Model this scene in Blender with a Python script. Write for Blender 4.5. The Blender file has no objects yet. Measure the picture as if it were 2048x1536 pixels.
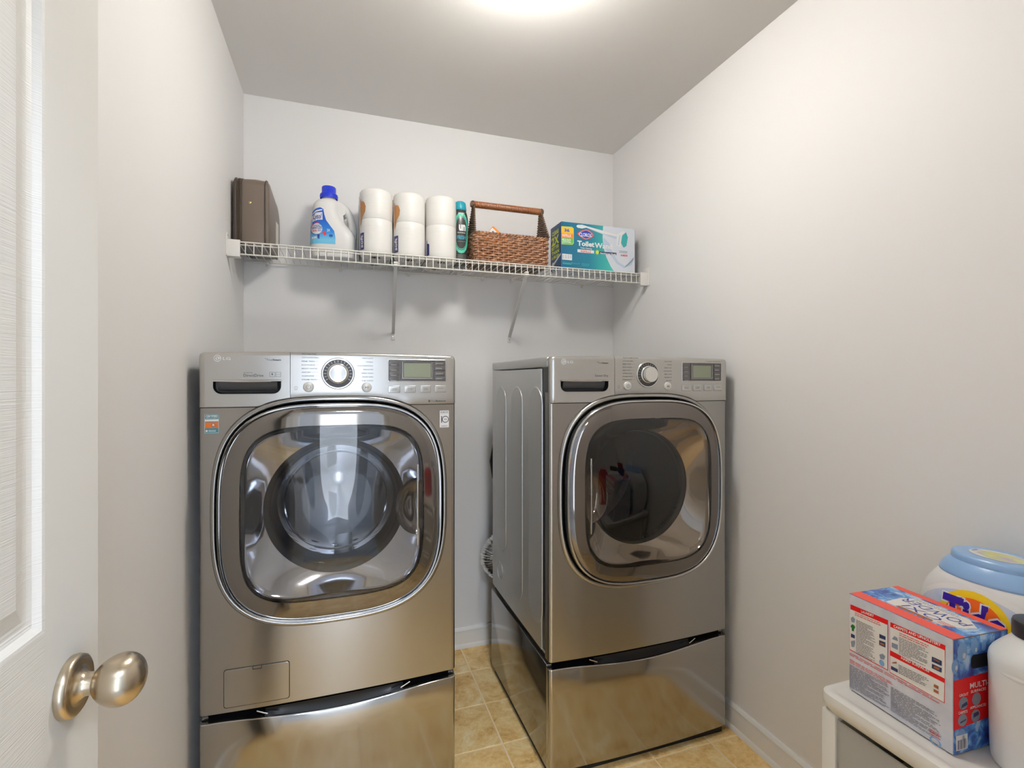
import bpy, bmesh, math, random
from mathutils import Vector, Matrix
random.seed(7)
PI = math.pi
scene = bpy.context.scene
COL = scene.collection

# ------------------------------------------------------------------ camera
ROOM_L, ROOM_R, BACK, FRONT, CEIL = -0.388, 1.339, 2.295, 0.03, 2.44
cam = bpy.data.cameras.new('camera')
cam.sensor_width = 36.0
cam.lens = 993.2 / 2048 * 36.0
cam.shift_y = -8.3 / 2048
cam.clip_start = 0.02
cam_o = bpy.data.objects.new('camera', cam)
COL.objects.link(cam_o)
cam_o.location = (0, 0, 1.26)
cam_o.rotation_euler = (PI / 2, 0, -0.3279)
scene.camera = cam_o

# ------------------------------------------------------------------ world, exposure
world = bpy.data.worlds.new('world')
scene.world = world
world.use_nodes = True
world.node_tree.nodes['Background'].inputs[0].default_value = (0.55, 0.70, 1.0, 1)
world.node_tree.nodes['Background'].inputs[1].default_value = 1.0
scene.view_settings.view_transform = 'Standard'
scene.view_settings.look = 'None'
scene.view_settings.gamma = 1.0
scene.view_settings.use_curve_mapping = False
scene.view_settings.exposure = 0.1
cy_ = scene.cycles; cy_.use_light_tree = False
cy_.max_bounces = 8; cy_.diffuse_bounces = 6; cy_.glossy_bounces = 4; cy_.transmission_bounces = 2; cy_.transparent_max_bounces = 8
cy_.caustics_reflective = False; cy_.caustics_refractive = False; cy_.use_adaptive_sampling = True; cy_.adaptive_threshold = .08; cy_.sample_clamp_indirect = 4.0
LAMP_POWER = 56.0      # emission of the room's ceiling lamp
HALL_FILL_POWER = 125.0       # emission of the fill lamp added in the unseen hall behind the camera

# ------------------------------------------------------------------ materials
MATS = {}
def srgb(r, g, b):
    f = lambda c: c / 12.92 if c <= 0.04045 else ((c + 0.055) / 1.055) ** 2.4
    return (f(r / 255), f(g / 255), f(b / 255))
def mat(name, col=(.8, .8, .8), rough=.5, metal=0., spec=.5, emit=None, estr=0., coat=0., alpha=1., trans=0., ior=1.45, aniso=0., sss=0.):
    if name in MATS: return MATS[name]
    m = bpy.data.materials.new(name); m.use_nodes = True
    b = m.node_tree.nodes['Principled BSDF']
    b.inputs['Base Color'].default_value = (*col, 1)
    b.inputs['Roughness'].default_value = rough
    b.inputs['Metallic'].default_value = metal
    b.inputs['Specular IOR Level'].default_value = spec
    b.inputs['Coat Weight'].default_value = coat
    b.inputs['IOR'].default_value = ior
    b.inputs['Transmission Weight'].default_value = trans
    b.inputs['Anisotropic'].default_value = aniso
    if emit:
        b.inputs['Emission Color'].default_value = (*emit, 1)
        b.inputs['Emission Strength'].default_value = estr
    MATS[name] = m
    return m
def N(m, typ, **kw):
    n = m.node_tree.nodes.new(typ)
    for k, v in kw.items(): setattr(n, k, v)
    return n
def L(m, a, b): m.node_tree.links.new(a, b)
def ramp(m, fac, stops, interp='LINEAR'):
    r = N(m, 'ShaderNodeValToRGB'); r.color_ramp.interpolation = interp
    e = r.color_ramp.elements
    while len(e) < len(stops): e.new(0.5)
    for i, (p, c) in enumerate(stops): e[i].position = p; e[i].color = (*c, 1)
    L(m, fac, r.inputs[0]); return r.outputs[0]
def coords(m, kind='Object', scale=(1, 1, 1), rot=(0, 0, 0)):
    t = N(m, 'ShaderNodeTexCoord'); mp = N(m, 'ShaderNodeMapping')
    mp.inputs['Scale'].default_value = scale; mp.inputs['Rotation'].default_value = rot
    L(m, t.outputs[kind], mp.inputs[0]); return mp.outputs[0]
def noise(m, vec, scale, detail=4, rough=.55, dist=0):
    n = N(m, 'ShaderNodeTexNoise'); L(m, vec, n.inputs['Vector'])
    n.inputs['Scale'].default_value = scale; n.inputs['Detail'].default_value = detail
    n.inputs['Roughness'].default_value = rough; n.inputs['Distortion'].default_value = dist
    return n.outputs['Fac']
def bump(m, h, strength=.2, dist=.002):
    b = N(m, 'ShaderNodeBump'); b.inputs['Strength'].default_value = strength; b.inputs['Distance'].default_value = dist
    L(m, h, b.inputs['Height']); L(m, b.outputs[0], m.node_tree.nodes['Principled BSDF'].inputs['Normal'])
def bcol(m, out): L(m, out, m.node_tree.nodes['Principled BSDF'].inputs['Base Color'])
def glass(name, tint, f0=.04, rough=.0, gloss=(1, 1, 1)):
    """thin pane: see-through with a Schlick reflection, the same from both sides"""
    m = bpy.data.materials.new(name); m.use_nodes = True; nt = m.node_tree; nt.nodes.clear()
    o = N(m, 'ShaderNodeOutputMaterial'); mx = N(m, 'ShaderNodeMixShader'); f = N(m, 'ShaderNodeLayerWeight'); f.inputs[0].default_value = .5
    t = N(m, 'ShaderNodeBsdfTransparent'); g = N(m, 'ShaderNodeBsdfGlossy')
    p = N(m, 'ShaderNodeMath', operation='POWER'); L(m, f.outputs['Facing'], p.inputs[0]); p.inputs[1].default_value = 5
    q = N(m, 'ShaderNodeMath', operation='MULTIPLY_ADD'); L(m, p.outputs[0], q.inputs[0]); q.inputs[1].default_value = 1 - f0; q.inputs[2].default_value = f0
    t.inputs[0].default_value = (*tint, 1)
    g.inputs['Roughness'].default_value = rough; g.inputs[0].default_value = (*gloss, 1)
    L(m, q.outputs[0], mx.inputs[0]); L(m, t.outputs[0], mx.inputs[1]); L(m, g.outputs[0], mx.inputs[2]); L(m, mx.outputs[0], o.inputs[0])
    MATS[name] = m; return m

m = mat('wall_paint', srgb(241, 240, 239), .55, spec=.3)
m = mat('ceiling_paint', srgb(244, 242, 239), .8, spec=.2)
mat('trim_white', srgb(238, 237, 233), .32)
m = mat('door_white', srgb(236, 234, 228), .38)
c = coords(m, 'Object', (3, 3, 260)); bump(m, noise(m, c, 2.2, 3, .6, .4), .5, .0015)
m = mat('door_white_stile', srgb(236, 234, 228), .38)
c = coords(m, 'Object', (260, 260, 3)); bump(m, noise(m, c, 2.2, 3, .6, .4), .10, .001)
mat('hall_paint', srgb(226, 230, 236), .6)
m = mat('hall_floor', srgb(186, 186, 186), .6)
m = mat('grout', srgb(248, 226, 186), .8)
m = mat('floor_tile', srgb(196, 158, 98), .38, spec=.4)
oi = N(m, 'ShaderNodeObjectInfo'); va = N(m, 'ShaderNodeVectorMath', operation='ADD')
tc = N(m, 'ShaderNodeTexCoord'); L(m, tc.outputs['Object'], va.inputs[0])
sc = N(m, 'ShaderNodeVectorMath', operation='SCALE'); sc.inputs[3].default_value = 37.0
cx = N(m, 'ShaderNodeCombineXYZ'); L(m, oi.outputs['Random'], cx.inputs[0]); L(m, oi.outputs['Random'], cx.inputs[1])
L(m, cx.outputs[0], sc.inputs[0]); L(m, sc.outputs[0], va.inputs[1])
n1 = noise(m, va.outputs[0], 9, 8, .62, 1.2); n2 = noise(m, va.outputs[0], 60, 6, .7, .6)
mx = N(m, 'ShaderNodeMath', operation='MULTIPLY_ADD'); L(m, n2, mx.inputs[0]); mx.inputs[1].default_value = .55; L(m, n1, mx.inputs[2])
mx2 = N(m, 'ShaderNodeMath', operation='MULTIPLY'); L(m, mx.outputs[0], mx2.inputs[0]); mx2.inputs[1].default_value = .645
bcol(m, ramp(m, mx2.outputs[0], [(.33, srgb(194, 148, 84)), (.45, srgb(232, 192, 124)), (.55, srgb(245, 214, 152)), (.68, srgb(253, 240, 200))]))
bump(m, n2, .25, .0012)

def steel(name, col, rough, aniso=.55, streak=.05):
    m = mat(name, col, rough, 1.0, aniso=aniso)
    c = coords(m, 'Object', (1.5, 1.5, 900)); h = noise(m, c, 1.5, 2, .5)
    r = N(m, 'ShaderNodeMapRange'); L(m, h, r.inputs[0]); r.inputs[3].default_value = rough - streak; r.inputs[4].default_value = rough + streak
    L(m, r.outputs[0], m.node_tree.nodes['Principled BSDF'].inputs['Roughness'])
    m.node_tree.nodes['Principled BSDF'].inputs['Anisotropic Rotation'].default_value = .25
    tg = N(m, 'ShaderNodeTangent', direction_type='RADIAL', axis='Z'); L(m, tg.outputs[0], m.node_tree.nodes['Principled BSDF'].inputs['Tangent'])
    return m
steel('graphite_steel', (.42, .41, .395), .24, .85, .04)
steel('pedestal_steel', (.42, .41, .395), .125, .8, .02)
m = mat('panel_silver', (.55, .54, .52), .30, .9)
m = mat('side_metal', (.64, .645, .64), .42, .8)
m = mat('side_glossy', (.30, .295, .285), .14, .95)
mat('chrome', (.82, .82, .82), .07, 1.)
mat('satin_silver', (.72, .71, .69), .22, 1.)
mat('knob_silver', (.86, .86, .84), .16, .85)
mat('button_white', srgb(228, 228, 224), .25, .2)
mat('button_silver', (.58, .575, .56), .28, .8)
mat('black_gloss', (.006, .006, .007), .12, coat=.5)
mat('black_rubber', (.012, .012, .013), .45)
mat('dark_plastic', (.03, .03, .031), .3)
mat('dial_dark', (.07, .068, .07), .35)
mat('button_dark', (.16, .155, .155), .35, .4)
mat('door_plate', (.235, .22, .205), .06, .92)
mat('door_plate_dark', (.20, .18, .165), .06, .92)
mat('funnel_chrome', (.62, .62, .64), .08, 1.)
mat('funnel_dark', (.62, .60, .57), .08, 1.)
m = mat('drum_steel', (.42, .43, .45), .22, 1.)
g = N(m, 'ShaderNodeTexGradient', gradient_type='RADIAL'); L(m, coords(m, 'Object', rot=(-PI / 2, 0, 0)), g.inputs[0])
sp = N(m, 'ShaderNodeSeparateXYZ'); L(m, coords(m), sp.inputs[0])
ma = N(m, 'ShaderNodeMath', operation='MULTIPLY'); L(m, g.outputs['Fac'], ma.inputs[0]); ma.inputs[1].default_value = 64
mb_ = N(m, 'ShaderNodeMath', operation='MULTIPLY'); L(m, sp.outputs['Y'], mb_.inputs[0]); mb_.inputs[1].default_value = 46
cb = N(m, 'ShaderNodeCombineXYZ'); L(m, ma.outputs[0], cb.inputs[0]); L(m, mb_.outputs[0], cb.inputs[1])
v = N(m, 'ShaderNodeTexVoronoi'); v.voronoi_dimensions = '2D'; L(m, cb.outputs[0], v.inputs['Vector']); v.inputs['Scale'].default_value = 1.0; v.inputs['Randomness'].default_value = .25
bcol(m, ramp(m, v.outputs['Distance'], [(.0, (.02, .02, .02)), (.15, (.03, .03, .03)), (.2, (.78, .79, .81))]))
mat('dryer_drum', (.05, .047, .042), .4, .3)
glass('washer_glass', (.80, .82, .86), .06)
glass('bowl_glass', (.96, .96, .97), .02)
glass('dryer_glass', (.62, .57, .52), .065)
m = glass('clear_plastic', (.86, .87, .86), .035, .12)
_o = m.node_tree.nodes['Material Output']; _p = _o.inputs[0].links[0].from_socket; _d = N(m, 'ShaderNodeBsdfDiffuse'); _d.inputs[0].default_value = (.78, .77, .74, 1)
_x = N(m, 'ShaderNodeMixShader'); _x.inputs[0].default_value = .45; L(m, _p, _x.inputs[1]); L(m, _d.outputs[0], _x.inputs[2]); L(m, _x.outputs[0], _o.inputs[0])
mat('lcd', srgb(150, 158, 138), .35)
mat('ink_dark', (.03, .03, .03), .6)
mat('ink_grey', (.12, .12, .12), .6)
mat('ink_white', (.85, .85, .85), .5)
mat('lamp_glow', (1, 1, 1), .5, emit=(1.0, .955, .895), estr=LAMP_POWER)
mat('daylight_pane', (.9, .95, 1), .5, emit=(.80, .89, 1.0), estr=4.5)
mat('hall_fill_glow', (1, 1, 1), .5, emit=(.80, .88, 1.0), estr=HALL_FILL_POWER)
m = mat('knob_nickel', (.56, .475, .36), .27, 1., aniso=.5)
mat('wire_white', srgb(240, 238, 230), .35)
mat('bracket_white', srgb(238, 235, 230), .4)
m = mat('duct_foil', (.78, .78, .78), .2, 1.)
# ------------------------------------------------------------------ mesh helpers
def link(o, parent=None):
    COL.objects.link(o)
    if parent: o.parent = parent
    return o
def thing(name, label, cat, loc=(0, 0, 0), rz=0., group=None):
    o = bpy.data.objects.new(name, None); o.empty_display_size = .05
    link(o); o.location = loc; o.rotation_euler = (0, 0, rz)
    return tag(o, label, cat, group)
def tag(o, label, cat, group=None):
    o['label'] = label; o['category'] = cat
    if group: o['group'] = group
    return o
class MB:
    def __init__(s): s.v = []; s.f = []; s.uv = None
    def add(s, vs, fs):
        o = len(s.v); s.v += [tuple(p) for p in vs]; s.f += [tuple(i + o for i in f) for f in fs]; return s
    def bm(s, b):
        b.verts.ensure_lookup_table(); b.verts.index_update()
        s.add([tuple(v.co) for v in b.verts], [[v.index for v in f.verts] for f in b.faces]); b.free(); return s
    def box(s, x0, x1, y0, y1, z0, z1, bev=0., seg=2, M=None):
        b = bmesh.new(); bmesh.ops.create_cube(b, size=1)
        for v in b.verts: v.co = Vector(((x0 + x1) / 2 + v.co.x * (x1 - x0), (y0 + y1) / 2 + v.co.y * (y1 - y0), (z0 + z1) / 2 + v.co.z * (z1 - z0)))
        if bev: bmesh.ops.bevel(b, geom=b.edges[:], offset=bev, segments=seg, profile=.5, affect='EDGES')
        if M: bmesh.ops.transform(b, matrix=M, verts=b.verts)
        return s.bm(b)
    def loft(s, rings, closed=True, cap0=False, cap1=False, loop=False):
        n = len(rings[0]); vs = [p for r in rings for p in r]; fs = []
        R = len(rings)
        for i in range(R if loop else R - 1):
            a, b = i * n, ((i + 1) % R) * n
            for j in range(n if closed else n - 1):
                k = (j + 1) % n; fs.append((a + j, a + k, b + k, b + j))
        if cap0: fs.append(tuple(range(n))[::-1])
        if cap1: fs.append(tuple(range((R - 1) * n, R * n)))
        return s.add(vs, fs)
    def tube(s, pts, r, n=8, closed=False, caps=True):
        pts = [Vector(p) for p in pts]; rs = r if isinstance(r, (list, tuple)) else [r] * len(pts)
        rings = []; up = None; m = len(pts)
        for i, p in enumerate(pts):
            a = pts[(i - 1) % m] if (closed or i) else p; b = pts[(i + 1) % m] if (closed or i < m - 1) else p
            t = (b - a).normalized()
            if up is None: up = Vector((0, 0, 1)) if abs(t.z) < .9 else Vector((1, 0, 0))
            sd = t.cross(up).normalized(); up = sd.cross(t).normalized()
            rings.append([p + (sd * math.cos(2 * PI * k / n) + up * math.sin(2 * PI * k / n)) * rs[i] for k in range(n)])
        return s.loft(rings, True, caps and not closed, caps and not closed, closed)
    def lathe(s, prof, c=(0, 0, 0), axis='z', n=32, cap0=False, cap1=False, sx=1., sy=1.):
        rings = []
        for r, h in prof:
            ring = []
            for k in range(n):
                a = 2 * PI * k / n; u, v = r * math.cos(a) * sx, r * math.sin(a) * sy
                ring.append({'z': (c[0] + u, c[1] + v, c[2] + h), '-y': (c[0] + u, c[1] - h, c[2] + v), 'x': (c[0] + h, c[1] + u, c[2] + v)}[axis])
            rings.append(ring)
        return s.loft(rings, True, cap0, cap1)
    def prism(s, poly, y0, y1, plane='xz'):
        mk = {'xz': lambda u, v, w: (u, w, v), 'xy': lambda u, v, w: (u, v, w), 'yz': lambda u, v, w: (w, u, v)}[plane]
        return s.loft([[mk(u, v, y0) for u, v in poly], [mk(u, v, y1) for u, v in poly]], True, True, True)
    def build(s, name, material, parent=None, smooth=35, kind=None, label=None, loc=None, recalc=True):
        me = bpy.data.meshes.new(name); me.from_pydata(s.v, [], s.f)
        if recalc:
            b = bmesh.new(); b.from_mesh(me); bmesh.ops.recalc_face_normals(b, faces=b.faces); b.to_mesh(me); b.free()
        if smooth:
            me.shade_smooth(); me.set_sharp_from_angle(angle=math.radians(smooth))
        me.materials.append(MATS[material] if isinstance(material, str) else material)
        o = bpy.data.objects.new(name, me); link(o, parent)
        if kind: o['kind'] = kind
        if label: o['label'] = label
        if loc: o.location = loc
        return o
def structure(o): o['kind'] = 'structure'; return o
def se(a, b, n, K=96, c=(0, 0)):
    out = []
    for k in range(K):
        t = 2 * PI * k / K; ct, st = math.cos(t), math.sin(t)
        r = (abs(ct / a) ** n + abs(st / b) ** n) ** (-1 / n); out.append((c[0] + r * ct, c[1] + r * st))
    return out
# ---- flat print: 2-D shapes pushed onto a surface
_tc = bpy.data.curves.new('text_maker', 'FONT'); _to = bpy.data.objects.new('text_maker', _tc)
def text2(s, u0, v0, u1, v1, bold=0., shear=0., flipu=False):
    _tc.body = s; _tc.size = 1; _tc.offset = bold; _tc.shear = shear; _tc.resolution_u = 2; _tc.fill_mode = 'BOTH'
    me = bpy.data.meshes.new_from_object(_to)
    vs = [(v.co.x, v.co.y) for v in me.vertices]; fs = [tuple(p.vertices) for p in me.polygons]; bpy.data.meshes.remove(me)
    if not vs: return ([], [])
    x0 = min(v[0] for v in vs); x1 = max(v[0] for v in vs); y0 = min(v[1] for v in vs); y1 = max(v[1] for v in vs)
    f = lambda v: (u0 + (v[0] - x0) / (x1 - x0) * (u1 - u0), v0 + (v[1] - y0) / max(y1 - y0, 1e-6) * (v1 - v0))
    return ([f(v) for v in vs], fs)
def rect2(u0, v0, u1, v1, nu=1, nv=1):
    vs = [(u0 + (u1 - u0) * i / nu, v0 + (v1 - v0) * j / nv) for j in range(nv + 1) for i in range(nu + 1)]
    return (vs, [(j * (nu + 1) + i, j * (nu + 1) + i + 1, (j + 1) * (nu + 1) + i + 1, (j + 1) * (nu + 1) + i) for j in range(nv) for i in range(nu)])
def rrect2(u0, v0, u1, v1, r, k=5):
    p = []
    for cx_, cy_, a0 in ((u1 - r, v1 - r, 0), (u0 + r, v1 - r, 90), (u0 + r, v0 + r, 180), (u1 - r, v0 + r, 270)):
        for i in range(k + 1):
            a = math.radians(a0 + 90 * i / k); p.append((cx_ + r * math.cos(a), cy_ + r * math.sin(a)))
    return p
def dense(p, step=.006):
    out = []
    for a, b in zip(p, p[1:] + p[:1]):
        n = max(1, int(math.hypot(b[0] - a[0], b[1] - a[1]) / step)); out += [(a[0] + (b[0] - a[0]) * k / n, a[1] + (b[1] - a[1]) * k / n) for k in range(n)]
    return out
def poly2(p): return (list(p), [tuple(range(len(p)))])
def ell2(cu, cv, ru, rv, k=28, a0=0, a1=360):
    full = a1 - a0 >= 360
    return poly2([(cu + ru * math.cos(math.radians(a0 + (a1 - a0) * i / k)), cv + rv * math.sin(math.radians(a0 + (a1 - a0) * i / k))) for i in range(k if full else k + 1)])
def ring2(outer, inner):
    n = len(outer); return (list(outer) + list(inner), [(i, (i + 1) % n, n + (i + 1) % n, n + i) for i in range(n)])
def arc2(cu, cv, r0, r1, a0, a1, k=20, sv=1.):
    o = [(cu + r1 * math.cos(math.radians(a0 + (a1 - a0) * i / k)), cv + sv * r1 * math.sin(math.radians(a0 + (a1 - a0) * i / k))) for i in range(k + 1)]
    i_ = [(cu + r0 * math.cos(math.radians(a0 + (a1 - a0) * i / k)), cv + sv * r0 * math.sin(math.radians(a0 + (a1 - a0) * i / k))) for i in range(k + 1)]
    return (o + i_, [(i, i + 1, k + 2 + i, k + 1 + i) for i in range(k)])
def lines2(u0, v0, u1, v1, n, fill=.45, seed=1, words=True):
    """rows of small print"""
    rnd = random.Random(seed); vs, fs = [], []
    for i in range(n):
        vc = v1 - (i + .5) * (v1 - v0) / n; h = (v1 - v0) / n * fill / 2
        u = u0; end = u0 + (u1 - u0) * rnd.uniform(.82, 1.) if i % 4 != 3 else u0 + (u1 - u0) * rnd.uniform(.4, .8)
        while u < end:
            w = min((u1 - u0) * rnd.uniform(.05, .16), end - u) if words else end - u
            k = len(vs); vs += [(u, vc - h), (u + w, vc - h), (u + w, vc + h), (u, vc + h)]; fs.append((k, k + 1, k + 2, k + 3)); u += w + (u1 - u0) * .018
    return (vs, fs)
def ink(name, material, surf, shapes, parent, h=.0004, label=None):
    """print on a surface: large plain shapes one object each, small print joined as stuff"""
    small = []; first = None
    for vs, fs in shapes:
        if not vs: continue
        w = max(p[0] for p in vs) - min(p[0] for p in vs); d = max(p[1] for p in vs) - min(p[1] for p in vs)
        if len(shapes) > 1 and min(w, d) > .008 and len(fs) <= 8:
            o = MB().add([surf(u, v, h) for u, v in vs], fs).build(name, material, parent, smooth=0, label=label, recalc=False); first = first or o
        else: small.append((vs, fs))
    if small:
        mb = MB()
        for vs, fs in small: mb.add([surf(u, v, h) for u, v in vs], fs)
        o = mb.build(name, material, parent, smooth=0, label=label, recalc=False); first = first or o
        if len(small) > 1 or len(small[0][1]) > 60: o['kind'] = 'stuff'
    return first
def plane_surf(o, U, V):
    o, U, V = Vector(o), Vector(U), Vector(V); Nn = U.cross(V).normalized()
    return lambda u, v, h: o + U * u + V * v + Nn * h
def tri_fill(poly, step=.006):
    """fill a polygon with small faces so that it can wrap round a curved front"""
    b = bmesh.new(); vs = [b.verts.new((u, v, 0)) for u, v in poly]; b.faces.new(vs)
    x0 = min(p[0] for p in poly); x1 = max(p[0] for p in poly)
    x = x0 + step
    while x < x1:
        bmesh.ops.bisect_plane(b, geom=b.verts[:] + b.edges[:] + b.faces[:], plane_co=(x, 0, 0), plane_no=(1, 0, 0)); x += step
    y0 = min(p[1] for p in poly); y1 = max(p[1] for p in poly); y = y0 + step * 2
    while y < y1:
        bmesh.ops.bisect_plane(b, geom=b.verts[:] + b.edges[:] + b.faces[:], plane_co=(0, y, 0), plane_no=(0, 1, 0)); y += step * 2
    b.verts.index_update(); r = ([(v.co.x, v.co.y) for v in b.verts], [tuple(v.index for v in f.verts) for f in b.faces]); b.free(); return r

# ================================================================== the room
DX0, DX1, DH = -0.345, 0.385, 2.05           # doorway in the front wall
HY = -1.35                                    # far wall of the hall
def slab(name, x0, x1, y0, y1, z0, z1, m, label, parent=None):
    o = MB().box(x0, x1, y0, y1, z0, z1).build(name, m, parent, smooth=0); structure(o); o['label'] = label; return o
slab('wall_back', ROOM_L - .1, ROOM_R + .1, BACK, BACK + .1, 0, CEIL, 'wall_paint', 'pale grey painted wall behind the two machines')
slab('wall_left', ROOM_L - .1, ROOM_L, FRONT - .12, BACK, 0, CEIL, 'wall_paint', 'pale grey painted wall beside the washing machine and door')
slab('wall_right', ROOM_R, ROOM_R + .1, FRONT - .12, BACK, 0, CEIL, 'wall_paint', 'pale grey painted wall beside the dryer and white cart')
slab('ceiling', ROOM_L - .1, ROOM_R + .1, FRONT - .12, BACK + .1, CEIL, CEIL + .08, 'ceiling_paint', 'flat white ceiling over the laundry room')
wf = MB()
wf.box(ROOM_L, DX0, FRONT - .12, FRONT, 0, CEIL); wf.box(DX1, ROOM_R, FRONT - .12, FRONT, 0, CEIL); wf.box(DX0, DX1, FRONT - .12, FRONT, DH, CEIL)
o = structure(wf.build('wall_front', 'wall_paint', smooth=0)); o['label'] = 'pale painted wall with the doorway'
# casing round the doorway, both faces, and jamb lining
tr = MB()
for (y0, y1) in ((FRONT, FRONT + .015), (FRONT - .135, FRONT - .12)):
    tr.box(DX1 - .005, DX1 + .058, y0, y1, 0, DH + .058, .004); tr.box(DX0 - .04, DX1 - .005, y0, y1, DH - .005, DH + .058, .004)
    tr.box(DX0 - .04, DX0 + .005, y0, y1, 0, DH - .005, .004)
tr.box(DX0 - .001, DX0 + .012, FRONT - .12, FRONT, 0, DH, .002); tr.box(DX1 - .012, DX1 + .001, FRONT - .12, FRONT, 0, DH, .002); tr.box(DX0, DX1, FRONT - .12, FRONT, DH - .012, DH + .001, .002)
o = structure(tr.build('trim_1', 'trim_white', smooth=30)); o['label'] = 'white door casing round the doorway'
# hall behind the camera (seen in the reflections only)
for nm, a in (('wall_hall_far', (-1.3, 1.9, HY - .1, HY, 0, CEIL)), ('wall_hall_left', (-1.4, -1.3, HY, FRONT - .12, 0, CEIL)), ('wall_hall_right', (1.9, 2.0, HY, FRONT - .12, 0, CEIL)),
              ('wall_hall_near_left', (-1.3, ROOM_L, FRONT - .22, FRONT - .12, 0, CEIL)), ('wall_hall_near_right', (ROOM_R, 1.9, FRONT - .22, FRONT - .12, 0, CEIL))):
    slab(nm, *a, 'hall_paint', 'pale hall wall outside the doorway')
slab('ceiling_hall', -1.4, 2.0, HY - .1, FRONT - .12, CEIL, CEIL + .08, 'ceiling_paint', 'hall ceiling outside the doorway')
slab('floor_hall', -1.4, 2.0, HY - .1, FRONT - .125, -.05, 0, 'hall_floor', 'brown hall floor outside the doorway')

wn = MB(); wn.box(-.29, -.23, HY, HY + .03, 0.02, 2.12, .004); wn.box(.18, .24, HY, HY + .03, 0.02, 2.12, .004); wn.box(-.23, .18, HY, HY + .03, 2.06, 2.12, .004); wn.box(-.23, .18, HY, HY + .03, .02, .10, .004)
w1 = structure(wn.build('window_1', 'trim_white', smooth=30)); w1['label'] = 'tall frosted daylight window at the end of the hall'
MB().box(-.23, .18, HY, HY + .008, .10, 2.06).build('pane', 'daylight_pane', w1, smooth=0)
# floor: grout bed and one object per tile
fl = structure(MB().box(ROOM_L, ROOM_R, FRONT - .125, BACK, -.05, -.0018).build('floor', 'grout', smooth=0))
fl['label'] = 'tan stone-look tile floor with pale grout lines'
PX, PY, GX, GY, GW = .2285, .2262, .524, 2.0905, .0060
tile_meshes = {}
def tile_mesh(w, d):
    k = (round(w, 3), round(d, 3))
    if k not in tile_meshes:
        t = MB(); b = .0014
        t.loft([[(-w / 2, -d / 2, -.004), (w / 2, -d / 2, -.004), (w / 2, d / 2, -.004), (-w / 2, d / 2, -.004)],
                [(-w / 2, -d / 2, -b), (w / 2, -d / 2, -b), (w / 2, d / 2, -b), (-w / 2, d / 2, -b)],
                [(-w / 2 + b, -d / 2 + b, 0), (w / 2 - b, -d / 2 + b, 0), (w / 2 - b, d / 2 - b, 0), (-w / 2 + b, d / 2 - b, 0)]], True, False, True)
        me = bpy.data.meshes.new('tile'); me.from_pydata(t.v, [], t.f); me.materials.append(MATS['floor_tile']); tile_meshes[k] = me
    return tile_meshes[k]
for i in range(-5, 5):
    for j in range(-10, 2):
        x0, x1 = max(GX + i * PX + GW / 2, ROOM_L + .001), min(GX + (i + 1) * PX - GW / 2, ROOM_R - .001)
        y0, y1 = max(GY + j * PY + GW / 2, FRONT - .12), min(GY + (j + 1) * PY - GW / 2, BACK - .001)
        if x1 - x0 < .01 or y1 - y0 < .01: continue
        o = bpy.data.objects.new('tile', tile_mesh(x1 - x0, y1 - y0)); link(o, fl); o.location = ((x0 + x1) / 2, (y0 + y1) / 2, 0)
# baseboards
BP = [(0, 0), (.019, 0), (.019, .006), (.016, .016), (.0125, .020), (.0125, .066), (.0105, .074), (.012, .080), (.008, .088), (.004, .092), (0, .092)]
def baseboard(name, a, b, nrm, label):
    mb = MB(); rings = []
    for p in (a, b): rings.append([(p[0] + nrm[0] * d, p[1] + nrm[1] * d, z) for d, z in BP])
    mb.loft(rings, True, True, True); o = structure(mb.build(name, 'trim_white', smooth=30)); o['label'] = label
baseboard('baseboard_back', (ROOM_L, BACK), (ROOM_R, BACK), (0, -1), 'white baseboard along the wall behind the machines')
baseboard('baseboard_right', (ROOM_R, FRONT + .016), (ROOM_R, BACK), (-1, 0), 'white baseboard along the wall beside the dryer')
baseboard('baseboard_left', (ROOM_L, FRONT + .016), (ROOM_L, BACK), (1, 0), 'white baseboard along the wall beside the washer')

# ------------------------------------------------------------------ door, open against the left wall
dr = bpy.data.objects.new('door_1', None); link(dr); structure(dr); dr['label'] = 'white moulded panel door standing open by the left wall'
DW, DT, DHT = .713, .035, 2.03
ang = math.radians(2.45)
dr.location = (-.2905 - math.sin(ang) * DW, .7555 - math.cos(ang) * DW, .008); dr.rotation_euler = (0, 0, PI / 2 - ang)
# local: x along door from hinge to free edge, face towards the room is -y (after rotation: +X world)
# two-column panels: stiles and rails as members, panels set in
ST = .1; cols = [(.107, .305), (.408, .606)]; rows = [(.22, .80), (.988, 1.92)]
def member(name, x0, x1, z0, z1, m): MB().box(x0, x1, 0, DT, z0, z1).build(name, m, dr, smooth=0)
member('stile', 0, .107, 0, DHT, 'door_white_stile'); member('stile', .305, .408, 0, DHT, 'door_white_stile'); member('stile', .606, DW, 0, DHT, 'door_white_stile')
zs = [(0, .22), (.80, .988), (1.92, DHT)]
for x0, x1 in cols:
    for z0, z1 in zs: member('rail', x0, x1, z0, z1, 'door_white')
    for z0, z1 in rows:
        p = MB(); prof = [(0, 0), (.004, .0005), (.010, .006), (.016, .0075), (.022, .0075), (.030, .0055), (.042, .0015)]
        for sgn, base in ((1, 0.), (-1, DT)):
            rings = [[(x0 + d, base + sgn * h, z0 + d), (x1 - d, base + sgn * h, z0 + d), (x1 - d, base + sgn * h, z1 - d), (x0 + d, base + sgn * h, z1 - d)] for d, h in prof]
            p.loft(rings, True, False, True)
        p.build('panel', 'door_white', dr, smooth=0)
kz, kx = .905, DW - .062
kn = MB(); kn.lathe([(.0, 0), (.033, 0), (.0335, .004), (.0325, .0085), (.0295, .0105), (.024, .0095), (.0175, .0105), (.0135, .015), (.0122, .018), (.0122, .028)], (kx, 0, kz), '-y', 48)
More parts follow.
